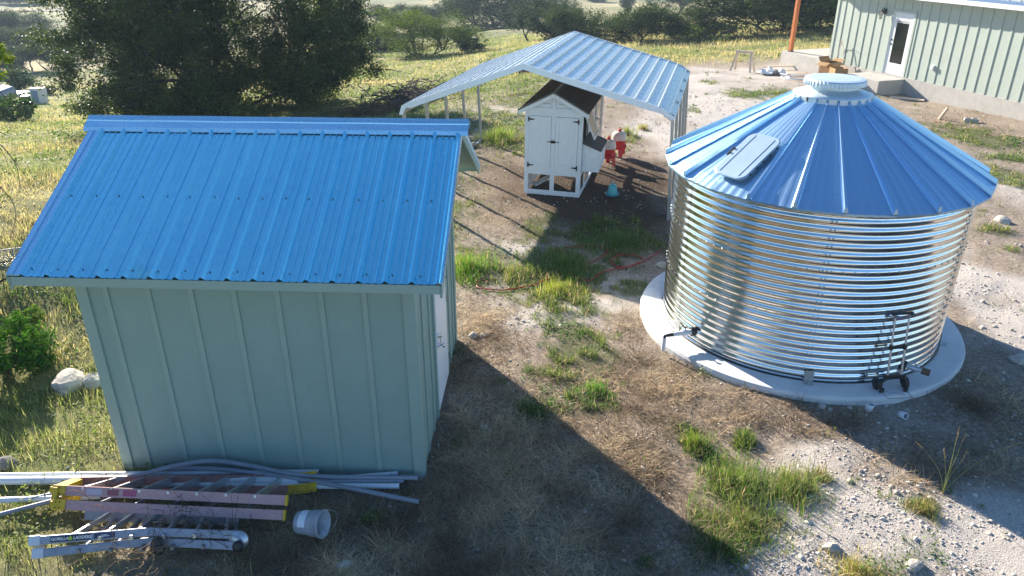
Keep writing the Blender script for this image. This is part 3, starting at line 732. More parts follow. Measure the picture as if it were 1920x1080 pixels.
for y, nm in ((-.035, 'front_trim'), (CL+.03, 'rear_trim')):
    mb = MB(); th = .115
    a = [(x, z+.055) for x, z in key]; b = []
    for i, (x, z) in enumerate(key): b.append((x*.985 if abs(x) > .1 else x, z+.055-(th if abs(x) < CW-.1 else th*.55)))
    b[0] = (key[0][0]+.075, key[0][1]+.05); b[-1] = (key[-1][0]-.05, key[-1][1]+.0); b[1] = (key[1][0]+.095, key[1][1]+.02); b[-2] = (key[-2][0]-.06, key[-2][1]-.01)
    n = len(key); vs = [(x, y-.012, z) for x, z in a]+[(x, y-.012, z) for x, z in b]+[(x, y+.012, z) for x, z in a]+[(x, y+.012, z) for x, z in b]
    fs = []
    for i in range(n-1): fs += [(i, n+i, n+i+1, i+1), (2*n+i+1, 3*n+i+1, 3*n+i, 2*n+i), (i, i+1, 2*n+i+1, 2*n+i), (n+i, 3*n+i, 3*n+i+1, n+i+1)]
    fs += [(0, 2*n, 3*n, n), (n-1, 2*n-1, 4*n-1, 3*n-1)]
    mb.add(vs, fs); mb.build(nm, m_cptrim, cp, fix=True)
for i in range(5):
    y = .06+(CL-.12)*i/4
    mb = MB(); kk = [(x*.985, z-.02) for x, z in key]
    for (xa, za), (xb, zb) in zip(kk[:-1], kk[1:]): mb.bar((xa, y, za), (xb, y, zb), .05, .05)
    mb.build('roof_bow', m_post, cp)
    for s in (-1, 1):
        xp = CW+.22 if s > 0 else -(CW-.01); mb = MB(); mb.box2((xp-.028, y-.028, -.13 if s > 0 else .085), (xp+.028, y+.028, CE+.10)); mb.build('post', m_post, cp)
for s in (-1, 1):
    mb = MB(); zb = -.11 if s > 0 else .10; xp = CW+.22 if s > 0 else -(CW-.01); mb.box2((xp-.03, -.02, zb-.04), (xp+.03, CL+.02, zb+.02)); mb.build('base_rail', m_post, cp)

# ================================================================== CHICKEN COOP
cw, cl, ch, cr = 1.19, 3.3, 1.807, 2.12
coop = thing('chicken_coop', 'white wooden chicken coop with double doors and grey roof', 'chicken coop', (.251, 15.463, 0), (0, 0.012, rad(-13.8)))
mb = MB()
zf = .46  # floor of the hen house above the open lower run
hl = 1.30 # length of the enclosed part
mb.box2((0.03, .03, zf), (cw-.03, hl, zf+.05))
mb.prism([(0.02, ch-.02), (cw/2, cr-.04), (cw-.02, ch-.02)], .02, .045, 'y'); mb.prism([(0.02, ch-.02), (cw/2, cr-.04), (cw-.02, ch-.02)], hl-.03, hl, 'y')
mb.box2((.02, .02, zf), (cw-.02, .045, ch-.02)); mb.box2((.02, .045, zf+.05), (.045, hl, ch-.02)); mb.box2((.02, hl-.025, zf+.05), (cw-.02, hl, ch-.02))
mb.box2((cw-.045, .045, zf+.05), (cw-.02, .25, ch-.02)); mb.box2((cw-.045, .25, zf+.05), (cw-.02, hl, 1.15)); mb.box2((cw-.045, .95, 1.15), (cw-.02, hl, ch-.02)); mb.box2((cw-.045, .25, 1.62), (cw-.02, .95, ch-.02))
mb.build('hen_house', m_coop, coop)
mb = MB()
pw = .085
for x in (0, cw-pw): mb.box2((x, 0, 0), (x+pw, .03, ch))                       # front frame
mb.box2((cw/2-.045, .002, 0.08), (cw/2+.045, .030, ch-.10)); mb.box2((pw, .001, 0), (cw-pw, .030, .10)); mb.box2((pw, .001, zf-.02), (cw-pw, .029, zf+.10)); mb.box2((pw, .001, ch-.14), (cw-pw, .031, ch))
mb.box2((.10, -.006, ch-.03), (cw-.10, .02, ch+.03))
for s in (-1, 1): mb.box2((cw/2+s*.08-(.22 if s < 0 else 0), -.012, ch+.075), (cw/2+s*.08+(.22 if s > 0 else 0), .01, ch+.115))
mb.box2((cw/2-.03, -.008, ch+.03), (cw/2+.03, .012, cr-.05))
for x in (0, cw):                                                             # side frames
    xa, xb = (x-.002, x+.028) if x == 0 else (x-.028, x+.002)
    for y in (.032, .62, hl-.04, 2.0, cl-.075): mb.box2((xa, y, 0), (xb, y+.07, ch-.02 if y > .1 else ch))
    mb.box2((xa+.001, .1, 0.0), (xb-.001, cl, .08)); mb.box2((xa+.001, .1, zf-.02), (xb-.001, cl, zf+.06)); mb.box2((xa+.001, .1, ch-.09), (xb-.001, cl, ch-.02))
for x in (0, cw-.07): mb.box2((x, cl-.032, 0), (x+.07, cl-.002, ch-.02))
mb.box2((.07, cl-.03, 0), (cw-.07, cl-.003, .08)); mb.box2((.07, cl-.03, ch-.09), (cw-.07, cl-.003, ch-.02)); mb.box2((.07, cl-.03, .9), (cw-.07, cl-.003, .96))
mb.bar((.14, .35, .08), (.95, 1.2, zf), .16, .02); mb.box2((.006, .1, .08), (.018, hl, zf-.02)); mb.build('frame', m_coop, coop, bevel=.002)  # includes a solid panel added on the unseen left to block the sun
mb = MB(); # wire mesh
def wires(mb, axis, p, a0, a1, z0, z1, st=.05, r=.0013):
    n = int((a1-a0)/st); k = int((z1-z0)/st)
    for i in range(1, n): a = a0+(a1-a0)*i/n; mb.tube([(a, p, z0), (a, p, z1)] if axis == 'x' else [(p, a, z0), (p, a, z1)], r, 3, False)
    for i in range(1, k): z = z0+(z1-z0)*i/k; mb.tube([(a0, p, z), (a1, p, z)] if axis == 'x' else [(p, a0, z), (p, a1, z)], r, 3, False)
wires(mb, 'x', .016, pw, cw/2-.045, .1, zf-.02); wires(mb, 'x', .016, cw/2+.045, cw-pw, .1, zf-.02)
for x in (.014, cw-.014): wires(mb, 'y', x, .1, .62, .08, zf-.02); wires(mb, 'y', x, .69, cl-.07, .08, zf-.02); wires(mb, 'y', x, hl+.03, 2.0, zf+.06, ch-.09); wires(mb, 'y', x, 2.07, cl-.07, zf+.06, ch-.09)
mb.build('wire_mesh', m_mesh, coop)
for s in (0, 1):
    xa, xb = (pw+.005, cw/2-.05) if s == 0 else (cw/2+.05, cw-pw-.005); za, zb = zf+.105, ch-.145
    mb = MB(); mb.box2((xa, -.006, za), (xb, .018, zb))
    ww = .07
    mb.box2((xa, -.018, za), (xa+ww, -.006, zb)); mb.box2((xb-ww, -.018, za), (xb, -.006, zb)); mb.box2((xa+ww, -.018, za), (xb-ww, -.006, za+.11)); mb.box2((xa+ww, -.018, zb-.11), (xb-ww, -.006, zb))
    d_ = mb.build('door', m_coop, coop, bevel=.002)
    hx = xa-.01 if s == 0 else xb+.01; sg = 1 if s == 0 else -1
    for z in (za+.07, zb-.07):
        mb = MB(); mb.box((hx, -.021, z), (.028, .006, .10)); mb.add([(hx, -.026, z-.022), (hx+sg*.12, -.026, z-.006), (hx+sg*.12, -.026, z+.006), (hx, -.026, z+.022), (hx, -.019, z-.022), (hx+sg*.12, -.019, z-.006), (hx+sg*.12, -.019, z+.006), (hx, -.019, z+.022)], [(0, 1, 2, 3), (7, 6, 5, 4), (0, 4, 5, 1), (1, 5, 6, 2), (2, 6, 7, 3)]); mb.build('hinge', m_iron, d_)
mb = MB(); zz = 1.15; mb.bar((cw/2-.12, -.024, zz), (cw/2+.12, -.024, zz), .012, .014); mb.box((cw/2, -.024, zz), (.09, .02, .05)); mb.tube([(cw/2-.05, -.03, zz), (cw/2-.05, -.05, zz-.01)], .006, 6); mb.build('latch', m_iron, coop)
# roof
ro = .131
def coop_roof():
    mb = MB(); sl = (cr-ch)/(cw/2)
    for s in (-1, 1):
        pr_ = []; y = -.11; i = 0
        while y < cl+.1: pr_.append((y, .020 if i % 2 else 0)); y += .042 if i % 2 == 0 else .042; i += 1
        xe = cw/2+s*(cw/2+ro); ze_ = cr-(cw/2+ro)*sl+.03; zr_ = cr+.03; vs = []
        for x, z in ((cw/2, zr_), (xe, ze_)):
            for y, h in pr_: vs.append((x, y, z+h))
        n = len(pr_); f = [(k, k+1, n+k+1, n+k) for k in range(n-1)]
        if s > 0: f = [q[::-1] for q in f]
        mb.add(vs, f)
        mb.bar((cw/2, -.10, zr_-.018), (cw/2, cl+.08, zr_-.018), .03, .02)
    for y in (-.11, cl+.085):
        for s in (-1, 1): mb.bar((cw/2, y, cr+.05), (cw/2+s*(cw/2+ro), y, cr-(cw/2+ro)*sl+.05), .03, .02)
    mb.prism([(cw/2-.10, cr-.02), (cw/2, cr+.055), (cw/2+.10, cr-.02), (cw/2, cr+.03)], -.12, cl+.1, 'y')
    return mb
coop_roof().build('roof', m_coopr, coop)
sl = (cr-ch)/(cw/2)
for y in (-.10, cl+.07):
    mb = MB()
    for s in (-1, 1):
        xe = cw/2+s*(cw/2+ro); q = [(cw/2, cr+.025), (xe, cr-(cw/2+ro)*sl+.025), (xe, cr-(cw/2+ro)*sl-.055), (cw/2, cr-.065)]
        mb.prism(q, y, y+.022, 'y')
    mb.build('barge_board', m_coop, coop, fix=True)
mb = MB()   # nest box on the right-hand side
nx0, nx1, ny0, ny1 = cw+.003, cw+.36, .12, 1.02
q = [(nx0, .54), (nx1, .54), (nx1, 1.00), (nx0, 1.13)]
mb.prism(q, ny0, ny1, 'y'); mb.box2((nx0+.05, ny0-.012, .60), (nx0+.10, ny0, .93)); mb.box2((nx1-.11, ny0-.012, .60), (nx1-.06, ny0, .85)); mb.box2((nx0+.10, ny0-.012, .60), (nx1-.11, ny0, .65))
mb.box2((nx1, ny0+.06, .58), (nx1+.012, ny0+.12, .84)); mb.box2((nx1, ny1-.12, .58), (nx1+.012, ny1-.06, .84)); mb.box2((nx1, ny0+.12, .78), (nx1+.012, ny1-.12, .84)); mb.box2((nx1, ny0+.12, .58), (nx1+.012, ny1-.12, .64))
nb = mb.build('nest_box', m_coop, coop, bevel=.002)
mb = MB(); pr_ = [(ny0-.04+.045*i, .010 if i % 2 else 0) for i in range(22)]
vs = [(nx0+.0, y, 1.155+h) for y, h in pr_]+[(nx1+.05, y, 1.005+h) for y, h in pr_]; n = len(pr_); mb.add(vs, [(k+1, k, n+k, n+k+1) for k in range(n-1)])
mb.box(((nx0+nx1)/2+.02, (ny0+ny1)/2, 1.065), (.42, ny1-ny0+.08, .012), (0, math.atan(.15/.41), 0)); mb.build('nest_lid', m_coopr, nb)
mb = MB()   # propped window
Rw = Euler((0, rad(-24), 0)).to_matrix(); wc = Vector((cw+.01, .60, 1.66))
def wp(y, z): return wc+Rw@Vector((0, y, z))
for (ya, za), (yb, zb), wd in (((-.33, -.02), (.33, -.02), .05), ((-.33, -.50), (.33, -.50), .05), ((-.31, -.52), (-.31, 0), .05), ((.31, -.52), (.31, 0), .05)):
    mb.bar(wp(ya, za), wp(yb, zb), .05 if ya == yb else .022, .022 if ya == yb else .05)
pw_ = mb.build('window', m_coop, coop); mb = MB(); mb.box(wc+Rw@Vector((0.002, 0, -.26)), (.008, .58, .44), Rw); mb.build('window_pane', M('tan_pane', (.40, .31, .22), .35), pw_)
mb = MB(); mb.box2((cw-.02, .25, 1.15), (cw-.018, .95, 1.62)); mb.build('window_dark_sheet', m_dark, coop)  # near-black sheet paints the unlit interior behind the window
# right-hand run door
mb = MB(); x_ = cw+.006
for a, b in (((x_, 1.36, .5), (x_+.02, 1.42, ch-.1)), ((x_, 1.92, .5), (x_+.02, 1.98, ch-.1)), ((x_, 1.42, .5), (x_+.02, 1.92, .56)), ((x_, 1.42, ch-.16), (x_+.02, 1.92, ch-.1)), ((x_, 1.42, 1.05), (x_+.02, 1.92, 1.10))): mb.box2(a, b)
rd = mb.build('run_door', m_coop, coop); mb = MB(); mb.box((x_+.03, 1.95, 1.25), (.02, .07, .03)); mb.box((x_+.03, 1.95, .85), (.02, .07, .03)); mb.build('bolt_latch', m_iron, rd)

# ------------------------------------------------------------------ poultry feeders and waterer
def feeder(loc, rz, lab, first=None):
    if first: return copy_thing(first, loc, (0, 0, rz), lab, 'red and cream poultry feeders')
    t = thing('poultry_feeder', lab, 'feeder', loc, (0, 0, rz), 'red and cream poultry feeders')
    for k in range(3):
        a = 2*math.pi*k/3+.5; c_, s_ = math.cos(a), math.sin(a); R = Matrix.Rotation(a, 3, 'Z')
        mb = MB(); vs = []
        for z, r, wd in ((0, .19, .05), (.04, .185, .045), (.16, .165, .06), (.30, .15, .11)):
            for dr in (-.012, .012):
                for dw in (-1, 1): vs.append(R@Vector((r+dr, dw*wd, z)))
        fs = []
        for i in range(3):
            o = i*4; fs += [(o, o+1, o+5, o+4), (o+2, o+6, o+7, o+3), (o, o+4, o+6, o+2), (o+1, o+3, o+7, o+5)]
        fs += [(0, 2, 3, 1), (12, 13, 15, 14)]; mb.add(vs, fs); mb.build('leg', m_red, t, bevel=.004)
    mb = MB(); mb.lathe([(0, .17), (.14, .17), (.19, .20), (.195, .25), (.185, .25), (.17, .215), (.12, .2)], 28); mb.build('tray', m_red, t)
    mb = MB(); mb.lathe([(.10, .20), (.155, .24), (.165, .30), (.172, .44), (.175, .46), (.165, .46)], 28); mb.build('feed_bin', m_red, t)
    mb = MB(); mb.lathe([(.178, .40), (.185, .43), (.178, .50), (.165, .55), (.13, .59), (.06, .61), (0, .615)], 28); mb.build('dome_lid', m_cream, t)
    mb = MB(); mb.lathe([(.045, .60), (.05, .63), (.03, .64), (.028, .66), (0, .665)], 16); mb.tube([(-.045, 0, .64), (-.03, 0, .69), (.03, 0, .69), (.045, 0, .64)], .010, 8); mb.build('cap_handle', m_red, t)
    return t
f1 = feeder((2.64, 18.42, 0), .2, 'red and cream poultry feeder on legs, farther from the coop')
feeder((2.28, 17.62, 0), .9, 'red and cream poultry feeder half hidden by the coop nest box', f1)
g_ = G(1148, 366)
wt = thing('poultry_waterer', 'small teal poultry waterer on dark soil in front of coop', 'waterer', (g_[0], g_[1], 0))
mb = MB(); mb.lathe([(0, .0), (.13, .0), (.15, .05), (.143, .05), (.125, .02), (.1, .02)], 24); mb.build('drinking_tray', M('teal_dark_plastic', (.03, .30, .40), .4), wt)
mb = MB(); mb.lathe([(.105, .02), (.10, .10), (.085, .20), (.06, .235), (0, .24)], 24); mb.build('water_bell', m_teal, wt)
mb = MB(); mb.tube([(-.04, 0, .235), (-.03, 0, .285), (.03, 0, .285), (.04, 0, .235)], .009, 8); mb.build('handle', m_teal, wt)
# base block left of the rear-left carport post
g_ = G(878, 274); mb = MB(); mb.rock((0, 0, .04), (.16, .10, .08), 5, 2); mb.rock((.14, .05, .04), (.10, .08, .07), 6, 2)
tag(mb.build('white_rock', m_rock, None, (g_[0], g_[1], 0)), 'pair of white stones at the foot of the carport post', 'stones')

# ================================================================== RED HOSE
def spline(pts, n=12):
    P = [np.array(p, float) for p in pts]; out = []
    P = [2*P[0]-P[1]]+P+[2*P[-1]-P[-2]]
    for i in range(1, len(P)-2):
        for k in range(n):
            t = k/n; a, b, c, d = P[i-1:i+3]
            out.append(.5*((2*b)+(-a+c)*t+(2*a-5*b+4*c-d)*t*t+(-a+3*b-3*c+d)*t**3))
    out.append(P[-2]); return out
hp_ = [(915, 527), (905, 523), (893, 529), (900, 538), (930, 541), (972, 538), (1010, 528), (1060, 505), (1120, 486), (1140, 470), (1110, 462), (1060, 468), (1030, 478), (1050, 500),
       (1100, 522), (1130, 508), (1170, 501), (1200, 494), (1205, 484), (1180, 477), (1152, 482), (1148, 494), (1175, 500), (1215, 486), (1240, 470)]
pts = []
for p in spline(hp_, 8):
    g = G(p[0], p[1]); pts.append((g[0], g[1], h1(g[0], g[1])+.022))
mb = MB(); mb.tube(pts, .010, 8); tag(mb.build('garden_hose', m_hose), 'red garden hose looping over the grass between shed and tank', 'hose')

# ================================================================== HOUSE
hz = rad(-71.098)
house = thing('farmhouse', 'pale sage board and batten house on a concrete foundation', 'house', (11.841, 34.465, 0), (0, 0, hz))
mb = MB(); HL = 20.0; s0 = .264
mb.box2((3.0, .0, -.7), (HL, 8.0, s0)); mb.box2((0, .0, -.75), (2.998, 2.6, s0-.003)); mb.build('foundation', m_conc, house)
mb = MB()
dx0, dx1, dz1 = 5.93+.06, 6.90-.06, 2.36; y_ = .10
wy0, wy1 = .02, .16
mb.box2((3.0, wy0, s0), (5.93, wy1, 3.15)); mb.box2((6.90, wy0, s0), (HL, wy1, 3.15)); mb.box2((5.93, wy0, 2.40), (6.90, wy1, 3.15))
mb.box2((3.0, wy1, s0), (3.14, 8.0, 3.15)); mb.box2((3.14, 7.86, s0), (HL, 8, 3.15)); mb.build('wall', m_sage_l, house)
mb = MB(); x = 3.0+.41
while x < HL:
    if not (5.80 < x < 7.03): mb.box2((x-.028, .0, s0-.02), (x+.028, .021, 3.15))
    else: mb.box2((x-.028, .0, 2.50), (x+.028, .021, 3.15))
    x += .4064
mb.build('batten', m_sage_l, house)
mb = MB(); mb.box2((2.975, -.006, s0-.02), (3.10, .022, 3.15)); mb.box2((2.975, .022, s0-.02), (3.0, .12, 3.15)); mb.build('corner_trim', m_sage_l, house)
mb = MB(); mb.box2((5.85, -.004, s0-.02), (5.93, .024, 2.44)); mb.box2((6.90, -.004, s0-.02), (6.98, .024, 2.44)); mb.box2((5.85, -.005, 2.40), (6.98, .024, 2.48)); mb.build('door_casing', m_sage_l, house)
dr = MB()
for a, b in (((5.93, .01, s0), (5.975, .10, 2.40)), ((6.855, .01, s0), (6.90, .10, 2.40)), ((5.975, .012, 2.36), (6.855, .10, 2.40))): dr.box2(a, b)
for a, b in (((5.98, .03, s0+.01), (6.12, .075, 2.355)), ((6.71, .03, s0+.01), (6.85, .075, 2.355)), ((6.12, .031, s0+.01), (6.71, .074, .66)), ((6.12, .031, 2.20), (6.71, .074, 2.355))): dr.box2(a, b)
door = dr.build('door', m_white, house)
mb = MB(); mb.box2((6.12, .05, .66), (6.71, .06, 2.20)); mb.build('door_glass', m_glass, door)
mb = MB(); mb.box2((6.13, .03, 2.13), (6.70, .05, 2.19)); 
for k in range(4): mb.box2((6.13, .032, 2.05+.02*k), (6.70, .046, 2.06+.02*k))
mb.build('blind', m_white, door)
mb = MB()
for z in (1.30, 1.45): mb.lathe([(0, 0), (.03, 0), (.028, .02), (.02, .05), (0, .055)], 12, (6.05, .03, z), Euler((rad(90), 0, 0)).to_matrix())
mb.build('door_knob', m_black, door)
mb = MB(); mb.box2((5.44, -.02, 2.28), (5.56, .02, 2.46)); mb.tube([(5.5, -.02, 2.42), (5.5, -.10, 2.50), (5.5, -.17, 2.44)], .012, 8)
lamp = mb.build('wall_lamp', m_iron, house)
mb = MB(); mb.lathe([(.02, 2.44), (.085, 2.38), (.085, 2.37), (0, 2.37)], 6, (5.5, -.17, 0), smooth=False); mb.lathe([(0, 2.12), (.045, 2.12), (.045, 2.14), (0, 2.14)], 6, (5.5, -.17, 0), smooth=False)
for k in range(6): a = math.pi/3*k; mb.tube([(5.5+.04*math.cos(a), -.17+.04*math.sin(a), 2.13), (5.5+.07*math.cos(a), -.17+.07*math.sin(a), 2.38)], .005, 4)
mb.build('lantern_cage', m_iron, lamp)
mb = MB(); mb.lathe([(.036, 2.145), (.064, 2.36)], 6, (5.5, -.17, 0), smooth=False); mb.build('lantern_glass', M('lantern_glass', (.8, .78, .70), .2, trans=.6), lamp)
mb = MB(); mb.box2((8.09, -.05, .70), (8.21, .02, .86)); mb.box2((8.10, -.065, .72), (8.20, -.05, .85)); mb.build('outlet_box', m_white, house, bevel=.006)
# eave, fascia, gutter edge and roof
mb = MB()
q = [(-.40, 3.00), (4.0, 4.25), (8.4, 3.00), (8.4, 2.96), (4.0, 4.20), (-.40, 2.96)]; mb.prism(q, 2.6, HL+.4, 'x'); mb.build('roof', Mgalv('house_roof_steel', (.55, .62, .68), (.70, .76, .80), .4, 40), house)
mb = MB(); mb.box2((2.6, -.42, 2.90), (HL+.4, -.395, 3.035)); mb.box2((2.6, -.395, 2.93), (HL+.4, .02, 2.945)); mb.build('fascia', m_cptrim, house)
mb = MB(); q = [(.05, 3.12), (7.95, 3.12), (4.0, 4.2)]; mb.prism(q, 3.0, 3.1, 'x'); mb.build('gable', m_sage_l, house)
mb = MB(); mb.box2((-.4, -.3, 3.02), (2.98, 2.8, 3.10)); mb.box2((-.35, .12, 2.86), (2.98, .30, 3.02)); mb.build('porch_roof', m_cptrim, house)
mb = MB(); mb.box2((.27, .12, s0), (.42, .27, 2.86)); mb.build('porch_post', m_cedar, house, bevel=.006)
mb = MB(); mb.box2((.25, .10, s0-.002), (.44, .29, s0+.03)); mb.build('post_base', m_iron, house)
mb = MB(); mb.box2((5.35, -1.15, -.75), (7.05, -.002, .20)); mb.build('door_step', m_conc, house, bevel=.01)
def hw(a, b, z=None):
    c, s = math.cos(hz), math.sin(hz); x = 11.841+a*c-b*s; y = 34.465+a*s+b*c; return (x, y, h1(x, y) if z is None else z)
# cardboard boxes
def carton(lab, loc, rz, d, flaps=True, tilt=0):
    t = thing('cardboard_box', lab, 'cardboard box', loc, (tilt, 0, rz)); x, y, z = d; th = .012
    mb = MB(); mb.box2((-x/2, -y/2, 0), (x/2, y/2, th)); mb.box2((-x/2, -y/2, th), (-x/2+th, y/2, z)); mb.box2((x/2-th, -y/2, th), (x/2, y/2, z)); mb.box2((-x/2+th, -y/2, th), (x/2-th, -y/2+th, z)); mb.box2((-x/2+th, y/2-th, th), (x/2-th, y/2, z)); mb.build('carton', m_card, t)
    if flaps:
        for sx, ang in ((-1, .5), (1, -.2)):
            mb = MB(); e = Vector((sx*x/2, 0, z)); o2 = e+Vector((sx*x*.42*math.cos(ang), 0, -x*.42*math.sin(ang)+.02)); mb.bar(e, o2, y*.95, .008); mb.build('flap', m_card, t)
        for sy, ang in ((-1, .35), (1, -.9)):
            mb = MB(); e = Vector((0, sy*y/2, z)); o2 = e+Vector((0, sy*y*.42*math.cos(ang), -y*.42*math.sin(ang))); mb.bar(e, o2, x*.95, .008); mb.build('flap', m_card, t)
    return t
lo = hw(4.0, -.75); carton('open brown cardboard box with raised flaps before the house corner', (lo[0], lo[1], lo[2]+.0), .5, (.60, .50, .72))
lo = hw(5.30, -1.45); carton('tall brown cardboard box beside the concrete door step', (lo[0], lo[1], lo[2]), .1, (.50, .45, .72), False)
lo = hw(3.75, -.35); mb = MB(); mb.tube([(0, 0, 0), (.1, .08, .9), (.22, .1, 1.5)], .012, 6); mb.tube([(.4, .1, .6), (.3, .1, 1.2), (.18, .1, 1.42), (.05, .1, 1.5)], .010, 6); tag(mb.build('bent_stick', m_lumb, None, (lo[0], lo[1], lo[2])), 'thin bent sticks poking up from the open cardboard box', 'sticks')
# white cable coil
c0 = hit(1500, 147); mb = MB(); pts = []
for k in range(120):
    a = k*.22; r = .62+.14*math.sin(k*.31)+.05*math.sin(k*.13); x = c0[0]+r*1.0*math.cos(a)+.12*math.sin(k*.05); y = c0[1]+r*.9*math.sin(a); pts.append((x, y, h1(x, y)+.03+.03*abs(math.sin(k*.4))))
mb.tube(pts, .016, 6); tag(mb.build('cable_coil', m_pvc), 'loose white coil of tubing on the dirt near the porch', 'tubing coil')
# crumpled white sheets
def sheet(u, v, sx, sy, seed, name, lab, mat, cat, hgt=.14):
    c = hit(u, v); n = 9; R = random.Random(seed); vs = []
    for i in range(n):
        for j in range(n):
            x = c[0]+(i/(n-1)-.5)*sx*(1+.1*R.uniform(-1, 1)); y = c[1]+(j/(n-1)-.5)*sy*(1+.1*R.uniform(-1, 1)); vs.append((x, y, h1(x, y)+.04+hgt*max(0, math.sin(i*1.1+seed)*math.cos(j*.9))+R.uniform(0, .04)))
    mb = MB(); mb.add(vs, [(i*n+j, (i+1)*n+j, (i+1)*n+j+1, i*n+j+1) for i in range(n-1) for j in range(n-1)])
    o = mb.build(name, mat); so = o.modifiers.new('thick', 'SOLIDIFY'); so.thickness = .01; tag(o, lab, cat); return o
sheet(1445, 139, 1.1, 1.0, 3, 'crumpled_sheet', 'crumpled white plastic sheet lying between sawhorse and porch', m_white, 'plastic sheet', .22)
c = hit(1462, 133); mb = MB(); mb.bar((c[0]-.7, c[1]+.3, c[2]+.12), (c[0]+.7, c[1]+.1, c[2]+.2), .09, .04); tag(mb.build('lumber_board', m_lumb), 'weathered board lying behind the crumpled white sheet', 'board')
c = hit(1700, 186); mb = MB(); mb.box((0, 0, .02), (1.1, .35, .025), (0, 0, -.5)); tag(mb.build('plywood_scrap', m_lumb, None, tuple(c)), 'flat board scrap on the ground below the door step', 'board')
# sawhorse
c = hit(1392, 134); sh = thing('sawhorse', 'pale wooden sawhorse standing at the edge of the meadow', 'sawhorse', (c[0], c[1], h1(c[0], c[1])), (0, 0, rad(-38)))
mb = MB(); mb.box((0, 0, .82), (.78, .09, .10)); mb.build('beam', m_lumb, sh, bevel=.004)
for sx in (-1, 1):
    for sy in (-1, 1):
        mb = MB(); mb.bar((sx*.30, sy*.03, .84), (sx*.44, sy*.26, 0), .075, .03, (0, 1, 0)); mb.build('leg', m_lumb, sh)
c = hit(1766, 224); mb = MB(); mb.box((0, 0, .16), (.09, .05, .42), (.25, .35, .3)); tag(mb.build('wood_stake', m_lumb, None, tuple(c)), 'leaning wood stake stub in the dirt before the foundation', 'stake')
c = hit(1820, 230); mb = MB(); mb.box2((-.19, -.10, -.03), (.19, .10, .13)); 
for s in (-1, 1): mb.box2((s*.09-.06, -.06, .131), (s*.09+.06, .06, .134), 1)
tag(mb.build('concrete_block', [m_conc, m_dark], None, (c[0], c[1], c[2]), (0, 0, -.4)), 'grey concrete block at the edge of bright green grass', 'concrete block')
c = hit(1757, 190); 
mb = MB(); V_ = []
for k in range(5): a = k*1.25; mb.tube([(0, 0, 0), (.03*math.cos(a), .03*math.sin(a), .3), (.12*math.cos(a), .12*math.sin(a), .55)], .008, 5)
for k in range(26):
    a = random.uniform(0, 6.3); r = random.uniform(0, .14); z = random.uniform(.3, .62); mb.box((r*math.cos(a), r*math.sin(a), z), (.09, .05, .004), (random.uniform(-1, 1), random.uniform(-1, 1), a))
tag(mb.build('dead_weed', M('dead_leaf', (.16, .07, .03), .8), None, (c[0], c[1], c[2])), 'small dead brown weed against the house foundation', 'weed')

# ================================================================== PIPES, LADDERS, BUCKET
def pipe(uvz, r, mat, lab, nm='plastic_pipe', grp=None, hollow=True):
    P = [G(u, v, z) for u, v, z in uvz]
    if len(P) > 2: P = [Vector(p) for p in spline(P, 8)]
    mb = MB(); mb.tube(P, r, 14)
    a, b = Vector(P[-1]), Vector(P[-2]); d = (a-b).normalized()
    mb.tube([a+d*.001, a+d*.002], r*.8, 14, True, 1)
    o = mb.build(nm, [mat, m_dark]); tag(o, lab, 'pipe', grp); return o
pipe([(-160, 892, .03), (598, 884, .03)], .024, m_pvc, 'white pipe nearest the shed wall, ending before the bent grey conduit')
pipe([(-200, 903, .04), (340, 899, .04), (560, 903, .04)], .042, m_pvc, 'thick white pipe lying along the shed wall left of the ladder cap')
pipe([(560, 902, .035), (746, 887, .03)], .022, m_pvc, 'short white pipe strung with vine along the shed foundation')
pipe([(60, 935, .05), (238, 896, .10), (330, 873, .16), (400, 864, .20), (470, 873, .14), (580, 892, .08), (784, 896, .05)], .024, m_pvcg, 'grey conduit with an upward kink beneath the siding', 'bent_conduit')
pipe([(300, 878, .09), (420, 880, .09), (600, 905, .07), (786, 941, .035)], .023, m_pvcg, 'grey conduit angling out over the white pipe to the right', 'grey_conduit')
pipe([(540, 903, .05), (757, 902, .04)], .020, m_pvcg, 'grey conduit between two white pipes right of the ladder', 'grey_conduit')
pipe([(230, 907, .03), (500, 911, .03), (749, 911, .035)], .030, m_pvc, 'white pipe whose cut end shows right of the yellow ladder feet')
pipe([(-180, 945, .03), (190, 930, .05)], .030, m_pvc, 'white pipe running under the left end of the step ladder')
pipe([(-140, 1000, .03), (100, 938, .06), (230, 900, .08)], .022, m_pvcg, 'grey pipe crossing beneath the yellow ladder top at the left', 'grey_conduit')

lad = thing('step_ladder', 'faded red fiberglass step ladder with yellow cap lying on its side', 'step ladder', (0, 0, 0))
def P3(u, v, z): return Vector(G(u, v, z))
# near rails lie high, far rails on the ground
A0, A1 = P3(113, 919, .27), P3(535, 938, .32)        # near rail of the front section
B0, B1 = P3(150, 903, .10), P3(560, 897, .05)        # far rail of the front section
C0, C1 = P3(113, 946, .20), P3(531, 966, .20)        # near rail of the rear section
D0, D1 = P3(150, 928, .06), P3(545, 918, .02)        # far rail of the rear section
def rail(a, b, mats, name='rail', face=.088, dep=.030):
    x = (b-a).normalized(); up = Vector((0, .58, .81)); y = up.cross(x).normalized(); z = x.cross(y)
    mb = MB(); L = (b-a).length; R = Matrix((x, y, z)).transposed(); c = (a+b)/2
    mb.box(c, (L, .004, face), R); mb.box(c+y*(dep/2)+z*(face/2-.002), (L, dep, .004), R); mb.box(c+y*(dep/2)-z*(face/2-.002), (L, dep, .004), R)
    return mb, R, x, y, z
mb, RA, xA, yA, zA = rail(A0, A1, None); near = mb.build('near_rail', m_fib, lad)
